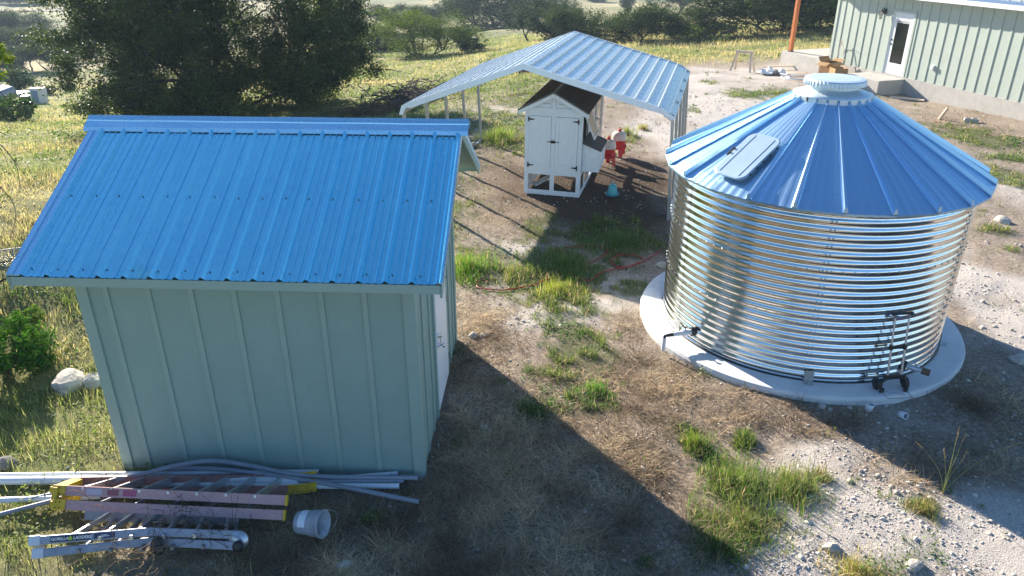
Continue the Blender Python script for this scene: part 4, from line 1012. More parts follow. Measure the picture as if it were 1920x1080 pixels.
for f0, f1, mt in ((.12, .19, M('pale_sticker', (.50, .42, .50), .5)), (.215, .265, M('faded_red_sticker', (.30, .08, .10), .5)), (.285, .345, M('magenta_sticker', (.42, .08, .16), .5))):
    mb = MB(); pa, pb = A0.lerp(A1, f0), A0.lerp(A1, f1); mb.box((pa+pb)/2-yA*.004, ((pb-pa).length, .003, .055), RA); mb.build('sticker', mt, near)
mb, RC, xC, yC, zC = rail(C0, C1, None); mb.build('rear_near_rail', m_fib, lad)
mb, *_ = rail(B0, B1, None); mb.build('far_rail', m_fibd, lad)
mb, *_ = rail(D0, D1, None); mb.build('rear_far_rail', m_fibd, lad)
for k in range(7):
    f = .10+.128*k; fb = f+.06
    mb = MB(); mb.bar(A0.lerp(A1, f), B0.lerp(B1, min(fb, 1.)), .075, .022, tuple(xA)); mb.build('step', m_alu, lad)
for k in range(5):
    f = .14+.17*k
    mb = MB(); mb.bar(C0.lerp(C1, f), D0.lerp(D1, min(1, f+.05)), .022, .022, tuple(xA)); mb.build('rear_brace', m_alud, lad)
mb = MB()
for (n0, f0_) in ((A0, B0), (C0, D0)):
    a = n0-xA*.045; b = f0_-xA*.03
    mb.bar(a, b, .12, .06, tuple(zA)); mb.box(n0-xA*.01-yA*.008, (.13, .012, .10), RA)
mb.box((A0+C0)/2-xA*.06+Vector((0, .02, 0)), (.05, .05, .16), RA)
cap = mb.build('top_cap', m_yel, lad, bevel=.006)
mb = MB()
for n0 in (A0, C0):
    for dx in (-.04, .0): 
        for dz in (-.025, .025): mb.rock(n0+xA*dx-yA*.016+zA*dz, (.008, .008, .008), 2, 1, 0, 0)
mb.build('rivet', m_iron, cap)
def foot(a, dx, L=.30, bend=.06):
    mb = MB(); ps = [a+xA*(L*k/5-.04)+Vector((0, 0, .0))+zA*(-bend*(1-(k/5))**2*0+ .04*(k/5)**1.5) for k in range(6)]
    for k in range(5):
        mb.bar(ps[k], ps[k+1], .085, .012, tuple(yA)); 
        mb.bar(ps[k]-zA*.042, ps[k+1]-zA*.042, .05, .008, tuple(zA)); mb.bar(ps[k]+zA*.042, ps[k+1]+zA*.042, .05, .008, tuple(zA))
    for k in (1, 2, 4): mb.box(ps[k], (.008, .045, .075), RA)
    return mb.build('yellow_foot', m_yel, lad)
foot(B1-xA*.08, 0); foot(D1+xA*.0, 0)
mb = MB(); mb.box(A1+xA*.012, (.02, .03, .095), RA); mb.box(C1+xA*.012, (.02, .03, .095), RA); mb.build('rail_end', m_yel, lad)

gl = thing('folding_ladder', 'aluminium multi-position folding ladder lying in front of the step ladder', 'folding ladder', (0, 0, 0))
E0, E1 = P3(72, 1013, .20), P3(290, 996, .20); E2, E3 = P3(290, 997, .20), P3(455, 1003, .19)
F0, F1 = P3(78, 1037, .12), P3(290, 1014, .12); F2, F3 = P3(290, 1015, .12), P3(455, 1024, .12)
K0, K1 = P3(160, 960, .05), P3(448, 972, .05)
def lrail(a, b, mat, name, face=.075, dep=.028, par=None):
    x = (b-a).normalized(); up = Vector((0, .58, .81)); y = up.cross(x).normalized(); z = x.cross(y); R = Matrix((x, y, z)).transposed()
    mb = MB(); mb.box((a+b)/2, ((b-a).length, dep, face), R); return mb.build(name, mat, par or gl, bevel=.006), R, x, y, z
o1, R1, x1_, y1_, z1_ = lrail(E0, E1, m_rail, 'outer_rail'); lrail(E2, E3, m_rail, 'inner_rail')
o3, R3, x3_, y3_, z3_ = lrail(F0, F1, m_alud, 'outer_rail'); lrail(F2, F3, m_rail, 'inner_rail')
lrail(K0, K1, m_alud, 'far_rail'); lrail(K0+Vector((0, -.02, -.03)), K1+Vector((0, -.02, -.03)), m_alud, 'far_rail')
for k in range(6):
    f = .14+.155*k
    a = E0.lerp(E3, f); b = K0.lerp(K1, min(1, f*.98+.03)); 
    mb = MB(); mb.bar(a, b, .045, .03, tuple(x1_)); mb.build('rung', m_alu, gl, bevel=.004)
    mb = MB(); mb.bar(F0.lerp(F3, f+.04), K0.lerp(K1, min(1, f+.07))-Vector((0, 0, .05)), .035, .028, tuple(x1_)); mb.build('rung', m_alud, gl)
for a, R_, y__ in ((E0, R1, y1_), (F0, R3, y3_)):
    mb = MB(); mb.box(a-Vector((.03, 0, 0)), (.10, .042, .088), R_); mb.build('rail_cap', m_pvc, gl, bevel=.01)
for p_ in (P3(294, 1017, .17), P3(298, 1030, .12), P3(446, 1024, .14)):
    mb = MB(); mb.lathe([(0, -.02), (.045, -.02), (.05, 0), (.045, .02), (.02, .025), (0, .025)], 18, p_, Euler((rad(62), 0, 0)).to_matrix()); mb.build('hinge_knob', m_black, gl)
mb = MB(); mb.lathe([(.0, -.02), (.085, -.02), (.085, .015), (0, .015)], 24, P3(448, 1013, .15), Euler((rad(62), 0, 0)).to_matrix()); mb.build('hinge_plate', m_alu, gl)
# printed label on the rail
la, lb = E0.lerp(E1, .11), E0.lerp(E1, .45); nY = -y1_
mb = MB(); mb.box((la+lb)/2+nY*.0165, ((lb-la).length, .004, .048), R1); lbl = mb.build('label_plate', M('label_black', (.012, .012, .02), .5), o1)
def text(body, size, pos, Rm, mat, name, parent):
    cu = bpy.data.curves.new(name, 'FONT'); cu.body = body; cu.size = size; cu.align_x = 'LEFT'; cu.align_y = 'CENTER'; cu.offset = .0012; cu.extrude = .0006
    to = bpy.data.objects.new(name+'_tmp', cu); COL.objects.link(to); bpy.context.view_layer.update()
    me = bpy.data.meshes.new_from_object(to.evaluated_get(bpy.context.evaluated_depsgraph_get())); bpy.data.objects.remove(to)
    o = bpy.data.objects.new(name, me); COL.objects.link(o); me.materials.clear(); me.materials.append(mat)
    o.matrix_world = Matrix.Translation(pos)@Rm.to_4x4(); M_ = o.matrix_world.copy(); o.parent = parent; o.matrix_parent_inverse = parent.matrix_world.inverted(); o.matrix_world = M_; return o
TR = Matrix((x1_, z1_, nY)).transposed()
m_lt = M('label_white', (.8, .8, .8), .5)
text('GORILLA', .036, la+x1_*.006+nY*.0190, TR, m_lt, 'lettering', lbl)
text('LADDERS', .036, la.lerp(lb, .575)+nY*.0190, TR, m_lt, 'lettering', lbl)
m_em = M('label_yellow_green', (.42, .55, .05), .5)
mb = MB(); ec = la.lerp(lb, .50)+nY*.0195
pts2 = [(-.016, -.016), (-.019, 0), (-.011, .006), (-.010, .017), (0, .022), (.010, .017), (.011, .006), (.019, 0), (.016, -.016)]
vs = [ec+x1_*a+z1_*b+nY*.0015 for a, b in pts2]; mb.add(vs, [tuple(range(len(vs)))])
mb.build('emblem', m_em, lbl)
mb = MB(); pa, pb = E0.lerp(E1, .48), E0.lerp(E1, .66); mb.box((pa+pb)/2+nY*.0165, ((pb-pa).length, .004, .046), R1); l2 = mb.build('label_plate', M('label_violet', (.05, .04, .10), .5), o1)
mb = MB(); 
for (dx, dz, lx) in ((.00, .006, .05), (.012, -.004, .07), (-.03, -.012, .04)): mb.box((pa+pb)/2+x1_*dx+z1_*dz+nY*.0193, (lx, .002, .006), R1)
mb.build('label_mark', m_lt, l2)

g0 = G(560, 978, .13)
bk = thing('plastic_bucket', 'translucent plastic bucket tipped on its side right of the ladders', 'bucket', (g0[0], g0[1], .125), (0, rad(82), rad(-14))); bk.scale = (.86, .86, .82)
mb = MB(); mb.lathe([(0, .0), (.115, .0), (.118, .004), (.130, .16), (.134, .165), (.138, .17), (.145, .30), (.152, .30), (.152, .315), (.142, .315), (.126, .15), (.112, .012), (0, .012)], 36); mb.build('bucket_body', m_bucket, bk)
mb = MB(); mb.lathe([(.1305, .06), (.1345, .155)], 10, a0=rad(150), a1=rad(250)); mb.build('bucket_label', M('pale_label', (.72, .74, .80), .5), bk)
mb = MB(); mb.tube([(.15*math.cos(a), .15*math.sin(a)*.0+.0, .30+.0) for a in (0,)]+[(.15, 0, .30)], .002, 4) if False else mb.tube([(.15*math.cos(t), .15*math.sin(t), .30+.10*math.sin(t)) for t in [k*math.pi/12 for k in range(13)]], .0025, 5); mb.build('bail_handle', m_post, bk)

# ================================================================== ROCKS, GRAVEL
def put_rock(u, v, s, seed, lab, nm='rock', cat='rock', sub=2, asp=(1.15, .9, .7), mat=None):
    c = hit(u, v); mb = MB(); mb.rock((0, 0, s*.12), (s*asp[0], s*asp[1], s*asp[2]), seed, sub, 0, .35)
    return tag(mb.build(nm, mat or m_rock, None, tuple(c), (0, 0, seed*.7)), lab, cat)
put_rock(128, 724, .24, 21, 'large rounded pale boulder in the weeds left of the shed', 'boulder', 'boulder', 3, (1.2, .9, .75))
put_rock(180, 718, .17, 33, 'pinkish broken boulder between the large boulder and shed corner', 'boulder', 'boulder', 3, (.9, 1.1, .8))
put_rock(12, 873, .13, 14, 'dark grey rock above the white pipes at the left edge', mat=M('grey_rock', (.16, .155, .15), .9, 0, .3, .3, 9, .7, 30))
put_rock(888, 630, .075, 15, 'pale rock in dry grass off the back corner of the shed')
put_rock(908, 629, .07, 19, 'flat stone touching the pale rock off the shed corner', asp=(1.4, .7, .4))
put_rock(1880, 416, .16, 16, 'large pale rock right of the tank roof edge', 'boulder', 'boulder', 3, (1.2, .9, .6))
put_rock(1912, 678, .12, 17, 'bluish white rock at the right edge beside the tank shadow', 'boulder', 'boulder', 3)
put_rock(1541, 764, .055, 18, 'small pale stone in the weeds at the front rim of the concrete pad')
put_rock(1558, 1030, .075, 22, 'white stone on open gravel near the bottom of the frame')
put_rock(1715, 1062, .08, 23, 'flat white stone on the gravel at the bottom right', asp=(1.5, .8, .5))
put_rock(645, 1062, .075, 24, 'whitish stone in the shaded thatch at the bottom centre')
put_rock(958, 1027, .035, 25, 'small bright stone in the shade right of the whitish stone')
put_rock(1097, 960, .03, 26, 'tiny pale stone inside the shed shadow')
put_rock(1240, 500, .10, 27, 'pale stone half hidden behind the left side of the tank')
put_rock(1727, 181, .16, 28, 'white stone at the end of the door step shadow')
put_rock(1745, 188, .20, 29, 'heap of pale stone below the dead weed', asp=(1.5, .8, .5))
put_rock(1856, 212, .15, 30, 'flat white stone by the house foundation', asp=(1.5, .8, .4))
put_rock(75, 1022, .07, 35, 'grey stone against the end of the folding ladder')
def gravel(n=34000):
    u = rng.uniform(-1, 1, n*6); r = 4.5*np.exp(rng.uniform(0, 1.85, n*6)); th = u*rad(42)
    x = r*np.sin(th); y = r*np.cos(th); g, d, pl, s, fld = masks(x, y)
    pr_ = (.30+.9*pl)*(1-fld*.96)*(1-.7*g)*(1-.35*d)*np.clip(fbm(x*2.2, y*2.2, 77, 3)*2.6-.60, .06, 1)
    inside = ((x-TX)**2+(y-TY)**2 < (SR+.02)**2) | ((x < -.95) & (x > -4.2) & (y > 6.3) & (y < 9.3))
    k = (rng.uniform(0, 1, n*6) < pr_*.50) & ~inside; x, y, r = x[k][:n], y[k][:n], r[k][:n]; m = len(x)
    t = (1+5**.5)/2
    base = np.array([(-1, t, 0), (1, t, 0), (-1, -t, 0), (1, -t, 0), (0, -1, t), (0, 1, t), (0, -1, -t), (0, 1, -t), (t, 0, -1), (t, 0, 1), (-t, 0, -1), (-t, 0, 1)])/1.9
    bf = np.array([(0, 11, 5), (0, 5, 1), (0, 1, 7), (0, 7, 10), (0, 10, 11), (1, 5, 9), (5, 11, 4), (11, 10, 2), (10, 7, 6), (7, 1, 8), (3, 9, 4), (3, 4, 2), (3, 2, 6), (3, 6, 8), (3, 8, 9), (4, 9, 5), (2, 4, 11), (6, 2, 10), (8, 6, 7), (9, 8, 1)])
    sz = np.clip(rng.lognormal(-5.0, .55, m), .0035, .034)*(.8+.03*r)
    a = rng.uniform(0, 6.28, m); c_, s_ = np.cos(a), np.sin(a)
    V = base[None]*(1+rng.uniform(-.28, .28, (m, 12, 1)))*np.stack([sz*rng.uniform(.8, 1.5, m), sz*rng.uniform(.6, 1.1, m), sz*rng.uniform(.4, .8, m)], -1)[:, None]
    X = V[..., 0]*c_[:, None]-V[..., 1]*s_[:, None]+x[:, None]; Y = V[..., 0]*s_[:, None]+V[..., 1]*c_[:, None]+y[:, None]
    Z = V[..., 2]+(H(x, y)+sz*.12)[:, None]
    b = rng.uniform(.55, 1.15, (m, 1, 1)); col = np.array([.56, .51, .46])*b*(1+rng.uniform(-.06, .06, (m, 1, 3)))
    o = tri_mesh('gravel', np.stack([X, Y, Z], -1).reshape(-1, 3), (bf[None]+12*np.arange(m)[:, None, None]).reshape(-1, 3), m_gravel, np.repeat(col, 12, 1).reshape(-1, 3))
    tag(o, 'loose pale limestone gravel scattered over the yard', 'gravel', None, 'stuff')
def Mattr(name, rough=.9):
    m = bpy.data.materials.new(name); m.use_nodes = True; t = m.node_tree; at = t.nodes.new('ShaderNodeAttribute'); at.attribute_name = 'Col'
    t.links.new(at.outputs['Color'], t.nodes['Principled BSDF'].inputs['Base Color']); t.nodes['Principled BSDF'].inputs['Roughness'].default_value = rough; return m
m_gravel = Mattr('gravel_stone'); gravel()

# ================================================================== GRASS
def blocked(x, y):
    b = ((x-TX)**2+(y-TY)**2 < (SR+.01)**2)
    c, s = math.cos(rad(-2.745)), math.sin(rad(-2.745)); dx, dy = x+.915, y-6.238; lx = dx*c+dy*s; ly = -dx*s+dy*c
    b |= (lx > -W-.03) & (lx < .03) & (ly > -.03) & (ly < D+.03)
    c, s = math.cos(hz), math.sin(hz); dx, dy = x-11.841, y-34.465; lx = dx*c+dy*s; ly = -dx*s+dy*c
    b |= (lx > -.05) & (lx < HL) & (ly > -.02) & (ly < 8) & ((ly < 2.65) | (lx > 2.9))
    b |= (lx > 5.3) & (lx < 7.1) & (ly > -1.2) & (ly <= 0)
    c, s = math.cos(rad(-13.8)), math.sin(rad(-13.8)); dx, dy = x-.251, y-15.463; lx = dx*c+dy*s; ly = -dx*s+dy*c
    b |= (lx > -.05) & (lx < 1.6) & (ly > -.1) & (ly < 2.9)
    return b
def blades(x, y, h, wd, lean, col, clump=None):
    n = len(x); a = rng.uniform(0, 2*np.pi, n); z = H(x, y)-.01
    dx, dy = np.cos(a), np.sin(a); px, py = -dy*wd/2, dx*wd/2
    cl, sl = np.cos(lean), np.sin(lean)
    m1 = .5; bx = x+dx*h*m1*sl*.7; by = y+dy*h*m1*sl*.7; bz = z+h*m1*np.clip(cl*1.15, .03, 1)
    tx = x+dx*h*sl; ty = y+dy*h*sl; tz = z+h*cl
    V = np.stack([np.stack([x-px, y-py, z], -1), np.stack([x+px, y+py, z], -1), np.stack([bx-px*.75, by-py*.75, bz], -1), np.stack([bx+px*.75, by+py*.75, bz], -1), np.stack([tx, ty, tz], -1)], 1)
    Fc = np.array([(0, 1, 3), (0, 3, 2), (2, 3, 4)])
    return V.reshape(-1, 3), (Fc[None]+5*np.arange(n)[:, None, None]).reshape(-1, 3), np.repeat(col[:, None], 5, 1).reshape(-1, 3)
def pal(c1, c2, t, jit=.12):
    c = np.array(c1)*(1-t[:, None])+np.array(c2)*t[:, None]
    return np.clip(c*(1+rng.uniform(-jit, jit, (len(t), 1)))*(1+rng.uniform(-.06, .06, (len(t), 3))), .003, 1)
def cand(n, r0, r1, p=0., ang=40):
    """random places in the visible wedge, density falling with distance"""
    th = rng.uniform(-1, 1, n)*rad(ang); r = r0*np.exp(rng.uniform(0, math.log(r1/r0), n))
    return r*np.sin(th), r*np.cos(th), r
def clumpy(x, y, s, sc): return np.clip((fbm(x*sc, y*sc, s, 3)-.5)*3.2+.5, 0, 1)
# green patches in the yard
x, y, r = cand(1150000, 4.3, 34)
g, d, pl, s, fld = masks(x, y); u_ = rng.uniform(0, 1, len(x)); blk = blocked(x, y)
k = (u_ < g*(1-fld)*.75*np.clip(clumpy(x, y, 91, 4)*1.5-.25, 0, 1)) & ~blk & (r > 3)
xg, yg, rg = x[k], y[k], r[k]; t = np.clip(fbm(xg*1.3, yg*1.3, 95, 3)*1.8-.45+rng.uniform(-.2, .2, len(xg)), 0, 1)
hg = (.035+.10*rng.uniform(0, 1, len(xg))**1.5)*(.6+.8*clumpy(xg, yg, 92, 1.5))*(.55+.6*g[k])
cg = pal((.06, .135, .022), (.24, .26, .07), t, .3); dm = rng.uniform(0, 1, len(xg)) < .16; cg[dm] = pal((.30, .22, .12), (.55, .44, .27), rng.uniform(0, 1, dm.sum()), .2)
A = blades(xg, yg, hg, .0045+.0009*rg*.55, rng.uniform(.15, 1.25, len(xg)), cg)
tag(tri_mesh('green_grass', *A[:2], m_grass, A[2]), 'patches of bright green grass growing through the worn yard', 'grass', None, 'stuff')
# dry matted thatch
k = (u_ < (d*(1-.6*g)*.95+.05)*(1-fld)*.66*(.10+clumpy(x, y, 97, 3.5))*(1-.6*np.clip(s, 0, 1))*(1-.85*pl*(1-d))) & ~blk
xg, yg, rg = x[k], y[k], r[k]; t = np.clip(fbm(xg*2, yg*2, 99, 3)*2-.5+rng.uniform(-.3, .3, len(xg)), 0, 1)**1.5
hg = .06+.22*rng.uniform(0, 1, len(xg))**1.5
A = blades(xg, yg, hg, .0036+.0006*rg*.6, rng.uniform(.95, 1.52, len(xg)), pal((.15, .105, .065), (.60, .47, .31), t, .4))
tag(tri_mesh('dry_grass', *A[:2], m_dry, A[2]), 'matted dry brown grass and weeds around shed and tank', 'dry grass', None, 'stuff')
# meadow: left of the shed and beyond the yard
x, y, r = cand(1150000, 4.3, 80, ang=42)
fld = field_mask(x, y); u_ = rng.uniform(0, 1, len(x)); blk = blocked(x, y)
k = (u_ < fld*(.20+.75*clumpy(x, y, 101, 2.2))*np.clip(.45+.55*(r > 9), 0, 1)*.85) & ~blk
xg, yg, rg = x[k], y[k], r[k]; t = np.clip(fbm(xg*.35, yg*.35, 103, 4)*2.6-.75+rng.uniform(-.28, .28, len(xg))+np.clip((xg-1)/14, 0, .55)*(yg > 26)-.12-.10*(xg < -3)*(yg < 20), 0, 1)
hg = (.05+.17*rng.uniform(0, 1, len(xg))**1.3)*(.5+1.0*clumpy(xg, yg, 104, .7))*np.where(rg < 14, .75, 1.0)*np.where((xg > -2) & (yg > 30), 1.4, 1)
A = blades(xg, yg, hg, .0045+.00048*rg, rng.uniform(.2, 1.35, len(xg)), pal((.12, .19, .035), (.50, .43, .20), t, .25))
tag(tri_mesh('meadow_grass', *A[:2], m_grass, A[2]), 'tall yellow green meadow grass west of the shed and beyond the yard', 'meadow grass', None, 'stuff')

# low broad leaves among the grass
def weeds(n):
    x, y, r = cand(n, 4.3, 45, ang=42); g, d, pl, s_, fld = masks(x, y)
    k = (rng.uniform(0, 1, n) < (.9*fld+.8*g)*np.clip(clumpy(x, y, 121, 1.7)*1.6-.5, 0, 1)) & ~blocked(x, y); x, y, r = x[k], y[k], r[k]; m = len(x)
    P = np.stack([x, y, H(x, y)+rng.uniform(.01, .13, m)*np.clip(clumpy(x, y, 122, 1.1)+.2, 0, 1)], 1)
    nr = rng.normal(size=(m, 3)); nr[:, 2] = np.abs(nr[:, 2])+.9; nr /= np.linalg.norm(nr, axis=1)[:, None]
    a = np.cross(nr, rng.normal(size=(m, 3))); a /= np.linalg.norm(a, axis=1)[:, None]; b = np.cross(nr, a); sz = ((.007+.0011*r)*rng.uniform(.6, 1.5, m))[:, None]
    V = np.stack([P-a*sz, P-b*sz*.55, P+a*sz, P+b*sz*.55], 1).reshape(-1, 3)
    t = np.clip(clumpy(x, y, 123, .9)*.8+rng.uniform(-.2, .2, m), 0, 1)
    tag(tri_mesh('low_weeds', V, np.arange(4*m).reshape(m, 4), m_grass, np.repeat(pal((.045, .12, .02), (.24, .28, .07), t, .3), 4, 0)), 'low broad leaved weeds mixed into the grass', 'weeds', None, 'stuff')
weeds(330000)
# ------------------------------------------------------------------ tufts, weeds, bushes as individuals
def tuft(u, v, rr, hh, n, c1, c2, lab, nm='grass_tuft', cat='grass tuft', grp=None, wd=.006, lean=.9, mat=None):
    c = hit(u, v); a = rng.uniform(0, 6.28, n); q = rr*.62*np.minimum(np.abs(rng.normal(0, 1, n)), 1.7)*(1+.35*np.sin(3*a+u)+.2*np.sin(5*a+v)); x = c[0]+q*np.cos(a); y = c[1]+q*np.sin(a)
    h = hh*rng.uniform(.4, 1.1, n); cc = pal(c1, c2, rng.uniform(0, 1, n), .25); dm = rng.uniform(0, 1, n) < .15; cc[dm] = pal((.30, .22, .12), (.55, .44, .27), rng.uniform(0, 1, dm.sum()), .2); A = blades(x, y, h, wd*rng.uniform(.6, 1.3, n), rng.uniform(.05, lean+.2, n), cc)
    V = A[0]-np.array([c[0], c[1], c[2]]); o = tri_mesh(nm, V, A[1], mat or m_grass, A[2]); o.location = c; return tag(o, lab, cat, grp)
GR, YG, DRY = (.06, .17, .02), (.28, .33, .06), (.48, .36, .18)
tuft(1392, 912, .48, .20, 2600, GR, (.24, .28, .08), 'broad deep green grass clump in front of the tank, leftmost part')
tuft(1488, 915, .34, .20, 1500, GR, (.30, .30, .10), 'deep green grass clump joining the broad clump on its right')
tuft(1400, 985, .34, .17, 1300, GR, (.28, .27, .09), 'green grass clump reaching down to the edge of the shed shadow')
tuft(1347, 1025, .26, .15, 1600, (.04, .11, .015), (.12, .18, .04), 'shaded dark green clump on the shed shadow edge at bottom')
tuft(1302, 835, .17, .17, 900, GR, YG, 'upright light green tuft left above the broad clump')
tuft(1398, 825, .11, .12, 500, GR, (.20, .26, .05), 'small round green tuft amid straw nearer the tank')
tuft(1733, 958, .14, .13, 650, (.16, .22, .04), DRY, 'olive tuft on the gravel below the tall seed stalks')
tuft(1602, 1072, .25, .12, 1000, YG, DRY, 'yellowish tuft on gravel at the bottom edge')
tuft(1116, 733, .20, .12, 1300, (.06, .22, .02), (.16, .30, .04), 'bright green low clump halfway between shed and tank')
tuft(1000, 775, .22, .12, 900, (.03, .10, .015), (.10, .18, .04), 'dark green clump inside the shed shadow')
tuft(1175, 252, .20, .30, 500, (.12, .20, .04), YG, 'grass tuft behind the two red feeders')
tuft(1380, 115, .5, .25, 400, YG, DRY, 'straw coloured tuft at the feet of the sawhorse')
tuft(1205, 242, .17, .20, 350, YG, DRY, 'small dry tuft on the gravel right of the carport legs')
tuft(1045, 545, .34, .16, 1500, (.25, .33, .04), (.42, .44, .08), 'pale yellow green weed clump in the sun in front of the shaded grass', 'weed_clump', 'weed')
tuft(880, 505, .42, .26, 2400, (.07, .22, .02), (.26, .36, .06), 'lush bright green grass beside the back of the shed')
tuft(935, 260, .50, .38, 1800, (.10, .22, .03), (.28, .36, .06), 'lush green weeds between carport post and coop', 'weed_clump', 'weed')
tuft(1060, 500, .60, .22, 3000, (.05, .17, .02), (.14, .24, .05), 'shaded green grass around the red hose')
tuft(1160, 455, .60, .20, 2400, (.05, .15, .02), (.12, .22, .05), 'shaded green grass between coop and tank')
# tall seed stalks
c = hit(1768, 925); mb = MB(); R_ = random.Random(4)
for k, (dx, dy, L) in enumerate([(-.30, .05, .62), (-.10, .0, .55), (-.02, .02, .80), (.03, .0, .74), (.0, .04, .66), (.10, .02, .50), (.46, .0, .66)]):
    pts = [(.02*dx+dx*f*f+dx*.25*f, dy*f+R_.uniform(-.01, .01), L*f*(1-.18*abs(dx)*f)) for f in [i/7 for i in range(8)]]
    mb.tube(pts, [.0035*(1-.6*i/7) for i in range(8)], 5)
    e = Vector(pts[-1]); d_ = (e-Vector(pts[-2])).normalized()
    for q in range(10):
        s_ = e-d_*(.012*q); o2 = Vector((R_.uniform(-1, 1), R_.uniform(-1, 1), .8))*.02; mb.tube([s_, s_+o2*.6+d_*.015], [.003, .001], 4, False, 1)
tag(mb.build('seed_stalks', [M('stalk_green', (.24, .27, .08), .7), M('seed_straw', (.42, .28, .12), .8)], None, tuple(c)), 'tall thin grass stalks with seed heads rising over the tank shadow', 'grass stalks')
# dead vine over the ladders
def vine(cu, cv, z, n, rad_, seed, lab, mt, hgt=.22):
    c = Vector(G(cu, cv, z)); R_ = random.Random(seed); mb = MB()
    for k in range(n):
        p = Vector((R_.gauss(0, rad_*.5), R_.gauss(0, rad_*.3), R_.uniform(-.10, .02))); d_ = Vector((R_.gauss(0, 1), R_.gauss(0, .8), R_.uniform(.2, 1.4))).normalized(); pts = [p.copy()]
        for i in range(9):
            d_ = (d_+Vector((R_.gauss(0, .35), R_.gauss(0, .35), R_.gauss(-.12, .3)))).normalized(); p = p+d_*hgt*.14; pts.append(p.copy())
            if R_.random() < .45: s_ = Vector((R_.gauss(0, 1), R_.gauss(0, 1), R_.gauss(0, 1))).normalized()*.014; mb.add([p, p+s_, p+s_.cross(d_)*.9], [(0, 1, 2)])
        mb.tube(pts, [.0028*(1-.07*i) for i in range(10)], 4, False)
    return tag(mb.build('dead_vine', mt, None, tuple(c)), lab, 'dead vine')
m_vine = M('straw_vine', (.26, .17, .08), .85); m_vined = M('dark_vine', (.07, .055, .045), .9)
vine(272, 1035, .16, 26, .30, 3, 'curly tan dried vine hanging over the folding ladder rail', m_vine, .42)
vine(330, 955, .25, 22, .22, 4, 'dark tangled dead vine heaped on the step ladder rail', m_vined, .30)
vine(410, 990, .20, 24, .36, 5, 'grey brown brambles sprawling over the right end of the folding ladder', m_vined, .45)
vine(170, 915, .28, 8, .22, 6, 'thin reddish vine curling over the step ladder top', M('red_vine', (.20, .07, .04), .8), .5)

# leafy bushes
def leafcloud(centers, radii, n, size, c1, c2, sd, flat=.6, jitter=.25, shell=.55):
    R_ = np.random.default_rng(sd); m = len(centers); centers = np.array(centers); radii = np.array(radii)
    wts = (radii.prod(1))**(2/3.); wts = wts/wts.sum(); idx = R_.choice(m, n, p=wts)
    v = R_.normal(size=(n, 3)); v /= np.linalg.norm(v, axis=1)[:, None]; rr = (shell+(1-shell)*R_.uniform(0, 1, n))**1.0*(1+R_.normal(0, jitter*.4, n))
    P = centers[idx]+v*rr[:, None]*radii[idx]
    nrm = R_.normal(size=(n, 3)); nrm[:, 2] = np.abs(nrm[:, 2])+flat; nrm /= np.linalg.norm(nrm, axis=1)[:, None]
    a = np.cross(nrm, R_.normal(size=(n, 3))); a /= np.linalg.norm(a, axis=1)[:, None]; b = np.cross(nrm, a)
    sz = size*R_.uniform(.55, 1.35, n)[:, None]
    V = np.stack([P-a*sz, P-b*sz*.5+nrm*sz*.15, P+a*sz, P+b*sz*.5+nrm*sz*.15], 1)
    t = np.clip(R_.uniform(0, 1, m)[idx]*.75+R_.uniform(-.25, .45, n), 0, 1); col = np.array(c1)*(1-t[:, None])+np.array(c2)*t[:, None]
    col = np.clip(col*(1+R_.uniform(-.25, .25, (n, 1))), .004, 1)
    Fc = np.arange(4*n).reshape(n, 4); return V.reshape(-1, 3), Fc, np.repeat(col[:, None], 4, 1).reshape(-1, 3)
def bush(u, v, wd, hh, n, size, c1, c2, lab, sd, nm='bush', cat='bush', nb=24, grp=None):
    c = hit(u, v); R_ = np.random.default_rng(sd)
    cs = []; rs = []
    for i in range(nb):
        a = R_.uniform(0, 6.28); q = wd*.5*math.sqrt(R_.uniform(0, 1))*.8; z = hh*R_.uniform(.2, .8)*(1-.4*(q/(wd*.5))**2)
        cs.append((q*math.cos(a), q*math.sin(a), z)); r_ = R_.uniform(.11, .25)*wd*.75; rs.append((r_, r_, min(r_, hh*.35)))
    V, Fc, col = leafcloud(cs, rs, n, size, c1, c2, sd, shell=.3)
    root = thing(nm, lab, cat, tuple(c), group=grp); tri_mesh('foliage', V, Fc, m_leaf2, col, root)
    mb = MB()
    for i in range(6): a = i*1.05; mb.tube([(0, 0, -.05), (wd*.12*math.cos(a), wd*.12*math.sin(a), hh*.35), (wd*.25*math.cos(a), wd*.25*math.sin(a), hh*.65)], [.02*wd, .014*wd, .006*wd], 6)
    mb.build('stem', m_twig, root); return root
bush(14, 700, 1.25, .8, 9000, .026, (.035, .13, .015), (.13, .26, .03), 'dense bright green shrub at the left edge beside the boulder', 51)
bush(55, 612, .5, .3, 1300, .022, (.10, .22, .03), (.32, .38, .08), 'small light green shrub just above the dense green shrub', 52)
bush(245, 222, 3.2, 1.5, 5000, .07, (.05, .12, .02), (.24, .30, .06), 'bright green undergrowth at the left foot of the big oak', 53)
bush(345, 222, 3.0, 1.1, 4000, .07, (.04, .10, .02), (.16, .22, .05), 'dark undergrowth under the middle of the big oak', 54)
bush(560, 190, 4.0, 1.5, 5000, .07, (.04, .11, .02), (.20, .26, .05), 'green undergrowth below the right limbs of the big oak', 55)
bush(430, 218, 2.6, .8, 3000, .06, (.08, .15, .03), (.30, .34, .08), 'low yellow green weeds behind the shed ridge', 56, 'weed_patch', 'weeds')
bush(28, 225, 2.2, 1.2, 1600, .09, (.04, .11, .02), (.12, .20, .04), 'round dark shrub on the slope below the white appliances', 57)
bush(36, 173, 3.2, 1.8, 1400, .12, (.03, .08, .02), (.08, .14, .04), 'dark shrub behind the white appliances', 58)
bush(150, 212, 1.6, .8, 900, .07, (.12, .19, .03), (.34, .36, .07), 'yellow flowering weeds on the slope left of the oak', 59, 'weed_patch', 'weeds')
